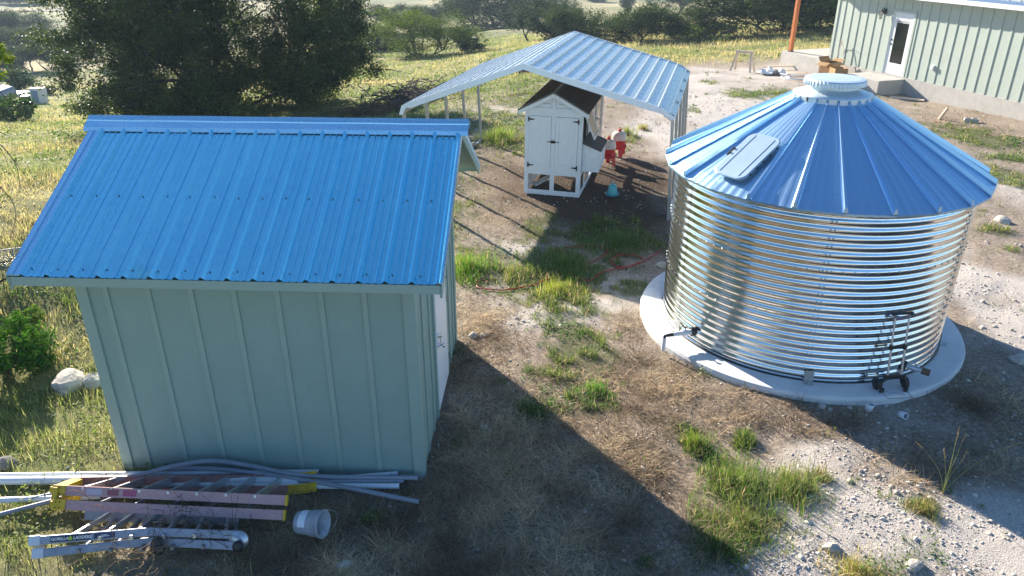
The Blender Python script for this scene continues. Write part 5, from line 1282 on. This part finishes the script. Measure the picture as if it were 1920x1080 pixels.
bush(1565, 45, 3, 1.6, 1500, .09, (.10, .19, .03), (.30, .36, .07), 'light green shrub at the far left corner of the farmhouse', 60)
bush(1335, 75, 6, 1.2, 2000, .10, (.06, .12, .02), (.20, .24, .05), 'low brush below the oaks at the meadow edge', 61)

# ================================================================== TREES
def tree_mesh(sd, Ht, Wd, trunk_h, nleaf, leaf, c1, c2, stems=2, spread=1.0, clump=.20, openness=.5, base_low=.25, extra=None):
    R_ = random.Random(sd); mb = MB(); tips = []
    def grow(p, d_, L, r, depth):
        n = 4; pts = [p.copy()]; rs = [r]; q = p.copy(); dd = d_.copy()
        for i in range(n):
            dd = (dd+Vector((R_.gauss(0, .20), R_.gauss(0, .20), R_.gauss(.02, .12)))).normalized(); q = q+dd*L/n; pts.append(q.copy()); rs.append(r*(1-.45*(i+1)/n))
        mb.tube(pts, rs, 7 if depth < 2 else 5, False)
        if depth >= 3 or L < .06*Ht: tips.append(q.copy()); return
        k = R_.choice((2, 3, 3)) if depth < 2 else 2
        for j in range(k):
            az = R_.uniform(0, 6.28); tilt = R_.uniform(.35, .95)*spread
            ax = Vector((math.cos(az), math.sin(az), 0)); nd = (dd*math.cos(tilt)+ax*math.sin(tilt)).normalized()
            if nd.z < -.1: nd.z = abs(nd.z)*.3
            st = pts[R_.choice((2, 3, 4))] if j else q
            grow(st.copy(), nd, L*R_.uniform(.62, .85), rs[-1]*.85, depth+1)
        if depth >= 1: tips.append(q.copy())
    for s_ in range(stems):
        az = 6.28*s_/stems+R_.uniform(-.5, .5); lean = .15+.35*R_.random() if stems > 1 else .1
        grow(Vector((.03*Wd*math.cos(az), .03*Wd*math.sin(az), -.3)), Vector((math.cos(az)*lean, math.sin(az)*lean, 1)).normalized(), trunk_h+.3, .035*Ht/math.sqrt(stems), 0)
    T = np.array([tuple(t) for t in tips]); lo, hi = T.min(0), T.max(0); ctr = (lo+hi)/2
    sx = Wd/(hi[0]-lo[0]+1e-6)*.84; sy = Wd/(hi[1]-lo[1]+1e-6)*.84; sz = (Ht*.93-trunk_h*.6)/(hi[2]-lo[2]+1e-6)
    def warp(P):
        P = np.array(P, float); f = np.clip((P[:, 2])/(trunk_h+1e-6), 0, 1)[:, None]
        Q = P.copy(); Q[:, 0] = (P[:, 0])*(1+f[:, 0]*(sx-1)); Q[:, 1] = P[:, 1]*(1+f[:, 0]*(sy-1)); up = P[:, 2] > lo[2]
        Q[:, 2] = np.where(P[:, 2] > 0, np.where(up, trunk_h*.6+(P[:, 2]-lo[2])*sz, P[:, 2]*(trunk_h*.6)/max(lo[2], .3)), P[:, 2]); return Q
    mb.v = [tuple(q) for q in warp(mb.v)]; T = warp(T)
    # extra clumps filling the crown envelope and its skirt
    rn = np.random.default_rng(sd); cs = [tuple(t) for t in T]
    ne = int(30*(1-openness)+8)
    for i in range(ne):
        a = rn.uniform(0, 6.28); e = rn.uniform(0, 1); q = Wd*.5*(.45+.45*rn.uniform(0, 1)); z = Ht*(base_low+(.86-base_low)*e); q *= math.sqrt(max(.12, 1-((z-Ht*.5)/(Ht*.56))**2)); cs.append((q*math.cos(a), q*math.sin(a), z))
    if extra is not None: cs = [c for c in cs if rn.uniform() < .35]+[tuple(e_) for e_ in extra]; cs = [c for c in cs if c[0] > -5.2 and c[0] < 6.2]
    rs = [(clump*Wd*rn.uniform(.35, .75),)*2+(clump*Wd*rn.uniform(.32, .62),) for _ in cs]
    V, Fc, col = leafcloud(cs, rs, nleaf, leaf, c1, c2, sd, shell=.15, jitter=.5)
    V[:, 2] = np.maximum(V[:, 2], .08)
    return mb, V, Fc, col
_tm = {}
def make_tree_data(key, **k):
    mb, V, Fc, col = tree_mesh(**k); t_o = mb.build('trunk', m_bark); c_o = tri_mesh('crown', V, Fc, m_leaf if k['nleaf'] > 30000 else m_leaf2, col)
    _tm[key] = (t_o.data, c_o.data, k['Ht'], k['Wd']); bpy.data.objects.remove(t_o); bpy.data.objects.remove(c_o)
def tree(key, loc, hgt, wid, rz, lab, nm='live_oak', cat='tree', grp=None):
    td, cdm, H_, W_ = _tm[key]; root = thing(nm, lab, cat, loc, (0, 0, rz), grp); root.scale = (wid/W_, wid/W_, hgt/H_)
    for n_, d_ in (('trunk', td), ('crown', cdm)):
        o = bpy.data.objects.new(n_, d_); COL.objects.link(o); o.parent = root
    return root
DK = ((.018, .036, .010), (.075, .105, .026)); MD = ((.028, .055, .016), (.11, .15, .045)); GY = ((.035, .055, .030), (.095, .125, .065)); YL = ((.09, .15, .02), (.28, .34, .05))
ex_ = []; re_ = random.Random(9)
bot = [(110, 120), (130, 160), (200, 200), (300, 212), (430, 210), (480, 190), (520, 150), (560, 165), (610, 195), (650, 180), (690, 140)]
for iu in range(22):
    for iv in range(13):
        u_ = 118+iu*26+re_.uniform(-13, 13); v_ = -150+iv*29+re_.uniform(-12, 12)
        vb_ = np.interp(u_, [b[0] for b in bot], [b[1] for b in bot])
        x_e = (u_-415)*29/1418; z_e = (214-v_)*29/1418
        if v_ > vb_-12 or (478 < u_ < 528 and -10 < v_ < 125 and re_.random() < .7) or re_.random() < .07: continue
        if (x_e/6.1)**2+((z_e-2.2)/3.7)**2 > 1: continue
        for q_ in range(3): ex_.append((x_e, re_.uniform(-1, 1)*4.4*math.sqrt(max(.05, 1-(x_e/6.2)**2)), z_e))
make_tree_data('big', extra=ex_, sd=101, Ht=6.0, Wd=12.0, trunk_h=1.4, nleaf=330000, leaf=.050, c1=(.010, .026, .006), c2=(.10, .14, .03), stems=4, spread=1.25, clump=.105, openness=.9, base_low=.08)  # brighter second leaf tone paints sunlit highlights into random clumps
make_tree_data('oakA', sd=102, Ht=6, Wd=8, trunk_h=1.6, nleaf=26000, leaf=.10, c1=MD[0], c2=MD[1], stems=2, spread=1.1, clump=.24, openness=-.3, base_low=.2)
make_tree_data('oakB', sd=103, Ht=6, Wd=8, trunk_h=1.2, nleaf=28000, leaf=.095, c1=DK[0], c2=(.10, .14, .035), stems=3, spread=1.1, clump=.25, openness=-.6, base_low=.1)
make_tree_data('oakC', sd=104, Ht=6, Wd=7, trunk_h=1.9, nleaf=15000, leaf=.11, c1=GY[0], c2=GY[1], stems=2, spread=1.0, clump=.22, openness=.1, base_low=.3)
make_tree_data('elm', sd=105, Ht=6, Wd=7, trunk_h=1.8, nleaf=24000, leaf=.075, c1=YL[0], c2=YL[1], stems=3, spread=.8, clump=.24, openness=.0, base_low=.28)
make_tree_data('bare', sd=106, Ht=6, Wd=6, trunk_h=1.6, nleaf=3500, leaf=.09, c1=GY[0], c2=GY[1], stems=3, spread=.8, clump=.16, openness=.9, base_low=.4)
make_tree_data('juniper', sd=107, Ht=2.2, Wd=2.4, trunk_h=.4, nleaf=3500, leaf=.06, c1=(.012, .045, .012), c2=(.05, .11, .03), stems=3, spread=.7, clump=.22, openness=.1, base_low=.12)
def tpx(key, u, vb, wpx, vtop, rz, lab, nm='live_oak', dist=None, grp='oaks beyond the meadow'):
    """tree standing where the ray meets the terrain, or at a distance when its foot is hidden by the crest"""
    if dist is None: c = hit(u, vb)
    else:
        q = ray(u, vb); k_ = dist/math.hypot(q[0], q[1]); c = _O+k_*q; c[2] = min(c[2], h1(c[0], c[1]))
    dep = float(np.dot(np.array(c)-_O, _F)); wid = wpx*(1.08 if grp == 'oaks beyond the meadow' else 1.1)*dep/F_PX; vtop -= 7 if grp == 'oaks beyond the meadow' else 2
    # height reaching the pixel row vtop
    hz_ = math.hypot(c[0], c[1]); q = ray(u, vtop); ztop = CAMZ+q[2]/math.hypot(q[0], q[1])*hz_
    return tree(key, (c[0], c[1], c[2]-.05), max(.6, ztop-c[2]), wid, rz, lab, nm, 'tree', grp)
bo = G(422, 214, -1.0)
bx, by = bo[0], bo[1]
tree('big', (bx, by, h1(bx, by)-.1), 6.0, 11.1, 0, 'huge dark spreading oak on the slope behind the shed', 'live_oak')
tpx('oakB', 1450, 60, 300, -75, 0.2, 'large green oak behind the porch post at the meadow edge')
tpx('oakA', 1520, 52, 190, -90, 1.9, 'dark oak whose limbs reach the farmhouse corner')
tpx('oakB', 1285, 74, 120, 18, 1.1, 'dark green oak left of the large oak at the meadow edge')
tpx('oakA', 1195, 84, 130, 12, 2.3, 'mid green oak directly beyond the carport right half', dist=52)
tpx('oakA', 1085, 88, 115, 16, 0.7, 'sunlit green oak just right of the carport ridge', dist=54)
tpx('oakC', 1010, 92, 135, 2, 2.6, 'grey green oak rising just left of the carport ridge', dist=60)
tpx('oakB', 935, 60, 200, -34, 4.1, 'blue grey spreading oak in the tan valley field', dist=100)
tpx('oakC', 872, 30, 60, -8, 1.4, 'small grey tree left of the valley oak', dist=115)
tpx('elm', 790, 108, 185, 20, 0.4, 'yellow green tree with bare trunks left of the carport', 'elm_tree', dist=52)
tpx('oakB', 700, 112, 115, 46, 3.0, 'dark bluish oak left of the yellow green tree', dist=60)
tpx('oakC', 765, 55, 90, 12, 5.0, 'hazy oak rising behind the yellow green tree', dist=100)
tpx('oakC', 695, 58, 110, 14, 0.9, 'hazy blue oak above the dark bluish oak', dist=98)
tpx('oakC', 815, 60, 80, 14, 2.0, 'hazy oak right behind the yellow green tree', dist=105)
tpx('bare', 640, 50, 90, -5, 2.0, 'thin hazy tree showing at the right edge of the big oak', dist=90)
tpx('elm', 655, 110, 70, 55, 3.4, 'pale green low tree at the right skirt of the big oak', 'elm_tree', dist=55)
tpx('oakC', 868, 96, 46, 52, 2.2, 'small leaning tree left of the carport ridge in front of tan field', dist=53)
tpx('juniper', 897, 99, 52, 73, 1.0, 'dark evergreen shrub under the leaning tree', 'juniper', dist=50)
tpx('juniper', 875, 99, 36, 76, 4.0, 'second dark evergreen shrub at the foot of the leaning tree', 'juniper', dist=50.5)
tpx('oakA', 1118, 9, 46, -16, 1.0, 'small dark tree alone on the far tan slope', dist=170)
tpx('oakC', 1176, 22, 34, -2, 2.0, 'round grey bush tree on the far slope', dist=120)
tpx('bare', 1235, 24, 70, -14, 1.2, 'spreading half bare tree on the far slope behind the oaks', dist=105)
tpx('oakC', 1272, 26, 60, -20, 4.4, 'grey green tree right of the half bare tree', dist=110)
tpx('bare', 1328, 30, 70, -15, 5.1, 'leafless grey tree against the far slope', dist=95)
tpx('oakC', 1395, 10, 80, -45, 3.1, 'hazy tree high behind the large oak', dist=130)
tpx('oakB', 1050, 40, 90, 0, 2.8, 'dark hazy brush tree between the carport ridge and far slope', dist=110)
# hazy trees down the slope on the left
lt = [(28, 134, 62, 84, 'oakC', 'hazy grove tree at the far left with leaning trunks'), (60, 133, 60, 80, 'oakC', 'hazy grove tree with twin trunks, second from the left edge'), (92, 130, 58, 78, 'oakC', 'hazy grove tree with forked trunk in the middle of the grove'),
      (118, 124, 48, 84, 'oakA', 'hazy grove tree at the right end above the tan clearing'), (150, 118, 60, 70, 'oakA', 'hazy tree partly behind the left edge of the big oak'), (5, 140, 60, 95, 'oakA', 'hazy grove tree cut by the left picture edge'),
      (20, 100, 80, 48, 'oakB', 'hazy tree of the second row at the far left'), (75, 98, 70, 50, 'oakA', 'hazy tree in the middle of the second row'), (120, 96, 70, 44, 'bare', 'hazy pale tree of the second row with bare limbs'), (165, 92, 60, 40, 'oakC', 'hazy tree ending the second row by the oak'),
      (50, 72, 85, 16, 'oakB', 'tall rounded blue green tree above the grove'), (8, 74, 60, 24, 'oakB', 'rounded blue green tree left of the tall rounded one')]
for i, (u, vb, wp_, vt, key_, lab) in enumerate(lt): tpx(key_, u, vb, wp_*1.25, vt, i*1.7, lab, grp='hazy trees down the left slope')
for i, u in enumerate((-30, 8, 32, 55, 78)): tpx('oakB', u, 7, 40, -18, i*2.2, ['far blue tree cut off by the left edge across the road', 'far blue tree first beyond the road', 'far blue tree second beyond the road', 'far blue tree third beyond the road', 'far blue tree at the right end of the roadside row'][i], grp='far blue trees across the road')
for i, (u, v, wd_, lb_) in enumerate(((190, 60, 60, 'hazy tree glimpsed beside the left side of the big oak'), (610, 80, 70, 'hazy tree glimpsed through the right limbs of the big oak'))):
    tpx('oakC', u, v+30, wd_, v-25, i*1.3, lb_, dist=80+i*3, grp='hazy trees behind the big oak')

# twigs of a half dead tree standing just outside the left edge
tr_ = thing('bare_tree', 'half dead tree at the left edge with drooping leafless twigs', 'tree', (-9.6, 8.3, h1(-9.6, 8.3)-.1))
mb = MB(); mb.tube([(0, 0, 0), (.15, 0, 1.5), (.5, -.1, 3.0), (1.2, -.1, 4.2)], [.14, .12, .09, .05], 10); mb.build('trunk', m_bark, tr_)
o_ = Vector(tr_.location)
def twig(px, dist, r0):
    P = []
    for u, v in px:
        q = ray(u, v); k_ = dist/math.hypot(q[0], q[1]); P.append(Vector(_O+k_*q)-o_)
    P = [Vector(p) for p in spline(P, 5)]; n = len(P); return P, [max(.0018, r0*(1-.8*i/n)) for i in range(n)]
TW = [([(-60, 60), (-20, 80), (10, 105), (22, 125), (32, 148), (44, 165)], .006), ([(-10, 100), (12, 118), (26, 140), (36, 160)], .003), ([(-50, 150), (-10, 165), (12, 185), (22, 205), (24, 218)], .005),
      ([(-50, 255), (-5, 268), (18, 290), (32, 315), (38, 350)], .006), ([(-5, 268), (12, 300), (15, 316)], .003), ([(18, 290), (30, 305), (50, 334)], .003), ([(-60, 330), (-10, 345), (18, 370), (30, 400), (24, 430), (20, 446)], .005),
      ([(-40, 240), (0, 248), (24, 258)], .004), ([(-60, 590), (-25, 552), (0, 528), (20, 519), (33, 518)], .018), ([(-40, 450), (0, 500), (8, 545), (22, 590)], .006), ([(-40, 465), (0, 492), (22, 484), (40, 470)], .006), ([(0, 492), (18, 490), (36, 489)], .006)]
for px_, r0 in TW:
    P, rs = twig(px_, 7.6, r0); mb = MB(); mb.tube(P, rs, 6); mb.build('twig', m_twig if r0 < .01 else m_bark, tr_)
cs = []; rs = []
for u, v, q_ in ((2, 92, .06), (8, 108, .07), (16, 112, .05), (2, 108, .07), (-8, 100, .08), (2, 140, .05)):
    d_ = ray(u, v); k_ = 7.6/math.hypot(d_[0], d_[1]); cs.append(tuple(Vector(_O+k_*d_)-o_)); rs.append((q_, q_, q_))
V, Fc, col = leafcloud(cs, rs, 260, .022, (.10, .20, .02), (.40, .42, .06), 5, shell=.1); tri_mesh('leaves', V, Fc, m_leaf2, col, tr_)

# ================================================================== THINGS ON THE FAR SLOPE
# brush pile
def brushpile(u, v, L, wd, hh, n, sd, lab, mt, rz):
    c = hit(u, v); R_ = random.Random(sd); mb = MB()
    for k in range(n):
        a = Vector((R_.gauss(0, L*.3), R_.gauss(0, wd*.3), R_.uniform(0, hh)*max(.1, 1-abs(R_.gauss(0, .4))))); d_ = Vector((R_.gauss(0, 1), R_.gauss(0, .8), R_.gauss(.1, .35))).normalized()*R_.uniform(.3, .9)
        mb.tube([a-d_*.5, a+Vector((R_.gauss(0, .06), R_.gauss(0, .06), .05)), a+d_*.5], [.02, .016, .006], 5, False)
    mb.rock((0, 0, -.05), (L*.42, wd*.42, hh*.5), sd, 3, 0, .5)
    return tag(mb.build('brush_pile', mt, None, tuple(c), (0, 0, rz)), lab, 'brush pile')
m_brush = M('grey_brush', (.13, .10, .085), .9, 0, .2, .4, 5); m_brown = M('brown_dirt_brush', (.17, .11, .07), .95, 0, .2, .4, 5, .8, 12)
brushpile(790, 186, 2.6, 1.6, .75, 190, 61, 'dark heap of dead branches left of the carport', m_brush, .5)
brushpile(745, 198, 2.0, 1.2, .55, 120, 62, 'grey heap of branches in front of the dark brush heap', m_brush, .4)
brushpile(700, 212, 2.0, 1.1, .30, 150, 63, 'low brown heap of soil and twigs nearest the shed ridge', m_brown, .4)
brushpile(1010, 132, 2.6, 1.2, .35, 91, 64, 'low dark brush heap glimpsed under the carport ridge', m_brush, 0)
# discarded white appliances
def bxz(t, nm, c, d, mat, R=None, bev=.02):
    mb = MB(); mb.box(c, d, R); return mb.build(nm, mat, t, bevel=bev)
def spot(u, v): c = hit(u, v); return (float(c[0]), float(c[1]), float(c[2])), float(np.dot(np.array(c)-_O, _F))/F_PX
c, px = spot(68, 194); fr = thing('discarded_cabinet', 'tall white cabinet with a blue door leaning on the far slope', 'cabinet', c, (rad(-6), 0, rad(-12)))
bxz(fr, 'cabinet_body', (0, .3, 14*px), (19*px, .7, 28*px), m_wht_app); bxz(fr, 'cabinet_door', (1.5*px, -.07, 13*px), (13*px, .04, 21*px), m_bluep)
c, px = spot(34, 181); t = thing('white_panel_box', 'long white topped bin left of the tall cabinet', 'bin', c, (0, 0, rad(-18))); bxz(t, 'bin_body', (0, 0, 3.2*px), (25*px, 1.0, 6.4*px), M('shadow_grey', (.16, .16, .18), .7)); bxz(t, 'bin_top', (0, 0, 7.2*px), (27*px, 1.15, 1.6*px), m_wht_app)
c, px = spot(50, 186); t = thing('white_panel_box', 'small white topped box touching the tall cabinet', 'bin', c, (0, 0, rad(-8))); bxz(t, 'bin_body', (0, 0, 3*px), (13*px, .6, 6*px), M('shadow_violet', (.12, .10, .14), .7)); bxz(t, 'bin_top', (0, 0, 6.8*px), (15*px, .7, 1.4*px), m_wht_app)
c, px = spot(56, 193); t = thing('white_board', 'flat white panel on the ground before the tall cabinet', 'panel', c, (0, 0, rad(-6))); bxz(t, 'panel_sheet', (0, 0, 2*px), (21*px, .8, 1.4*px), m_wht_app); bxz(t, 'panel_prop', (0, .2, .7*px), (18*px, .3, 1.4*px), m_dark)
# rusty trailers
def trailer(u, v, wpx, hpx, lab, rz):
    c, px = spot(u, v); t = thing('rusty_trailer', lab, 'trailer', c, (0, 0, rz), 'rusty frames on the far slope'); wd = wpx*px; hh = hpx*px
    mb = MB(); mb.box((0, 0, hh*.38), (wd, wd*.5, .08)); mb.build('bed', m_rust, t)
    mb = MB()
    for k in range(9):
        for s in (-1, 1): mb.box((-wd/2+wd*k/8, s*wd*.25, hh*.7), (.07, .05, hh*.62))
    for s in (-1, 1):
        for z in (.62, .98): mb.box((0, s*wd*.25, hh*z), (wd, .05, .07))
    mb.build('side_rack', m_rust, t)
    for s in (-1, 1):
        mb = MB(); mb.lathe([(.08, -.08), (.30, -.08), (.30, .08), (.08, .08)], 16, (wd*.1, s*wd*.28, .28), Euler((rad(90), 0, 0)).to_matrix()); mb.build('wheel', m_black, t)
trailer(89, 177, 27, 15, 'rusty slatted trailer right of the tall white cabinet', rad(-6)); trailer(130, 171, 20, 13, 'rusty frame trailer close to the oak foliage', rad(-6))
# parked dark car at the left picture edge
c, px = spot(-58, 199); car = thing('parked_car', 'dark blue car cut off by the left edge on the slope', 'car', c, (0, 0, rad(4)))
prc = [(-2.1, .25), (-2.15, .6), (-1.95, .85), (-1.1, .95), (-.55, 1.38), (.8, 1.42), (1.5, .98), (2.1, .85), (2.2, .5), (2.1, .25)]
mb = MB(); mb.prism(prc, -.85, .85, 'y'); mb.build('body', m_carp, car, bevel=.07)
mb = MB(); mb.prism([(-.95, .97), (-.50, 1.33), (.75, 1.36), (1.3, .99)], -.862, .862, 'y'); mb.prism([(-1.12, .90), (-.57, 1.34), (-.62, 1.34), (-1.17, .93)], -.7, .7, 'y'); mb.prism([(1.52, .95), (.83, 1.39), (.88, 1.40), (1.56, .97)], -.7, .7, 'y'); mb.build('window', m_glass, car)
for sx in (-1.35, 1.35):
    for sy in (-1, 1): mb = MB(); mb.lathe([(0, -.1), (.3, -.1), (.33, -.06), (.33, .06), (.3, .1), (0, .1)], 20, (sx, sy*.8, .32), Euler((rad(90), 0, 0)).to_matrix()); mb.build('wheel', m_black, car)
# pale wire panel behind the left eave of the shed
g_ = hit(10, 500); wpn = thing('wire_panel', 'grey framed wire panel leaning in the grass behind the left shed eave', 'wire panel', (g_[0], g_[1], h1(g_[0], g_[1])), (rad(-62), 0, rad(20))); wpn.scale = (.7, .7, .7)
mb = MB()
for a, b in (((-.3, 0, 0), (.3, 0, 0)), ((-.3, 0, .5), (.3, 0, .5)), ((-.3, 0, 0), (-.3, 0, .5)), ((.3, 0, 0), (.3, 0, .5))): mb.tube([a, b], .014, 6)
mb.build('panel_frame', m_post, wpn); mb = MB()
for k in range(1, 10): mb.tube([(-.3+.06*k, 0, 0), (-.3+.06*k, 0, .5)], .003, 4, False); mb.tube([(-.3, 0, .05*k), (.3, 0, .05*k)], .003, 4, False)
mb.build('wire_grid', m_alu, wpn)

# ================================================================== HAZE
hm = bpy.data.materials.new('air'); hm.use_nodes = True; t_ = hm.node_tree; t_.nodes.clear()
pv = t_.nodes.new('ShaderNodeVolumePrincipled'); pv.inputs['Density'].default_value = .0006; pv.inputs['Color'].default_value = (.62, .80, 1.0, 1); pv.inputs['Anisotropy'].default_value = .15
mo = t_.nodes.new('ShaderNodeOutputMaterial'); t_.links.new(pv.outputs[0], mo.inputs['Volume'])
mb = MB(); mb.box2((-1500, -1500, -60), (1500, 1500, 14)); hb = mb.build('haze', hm); hb['kind'] = 'stuff'; hb['label'] = 'thin bluish morning haze over the valley'; hb['category'] = 'haze'
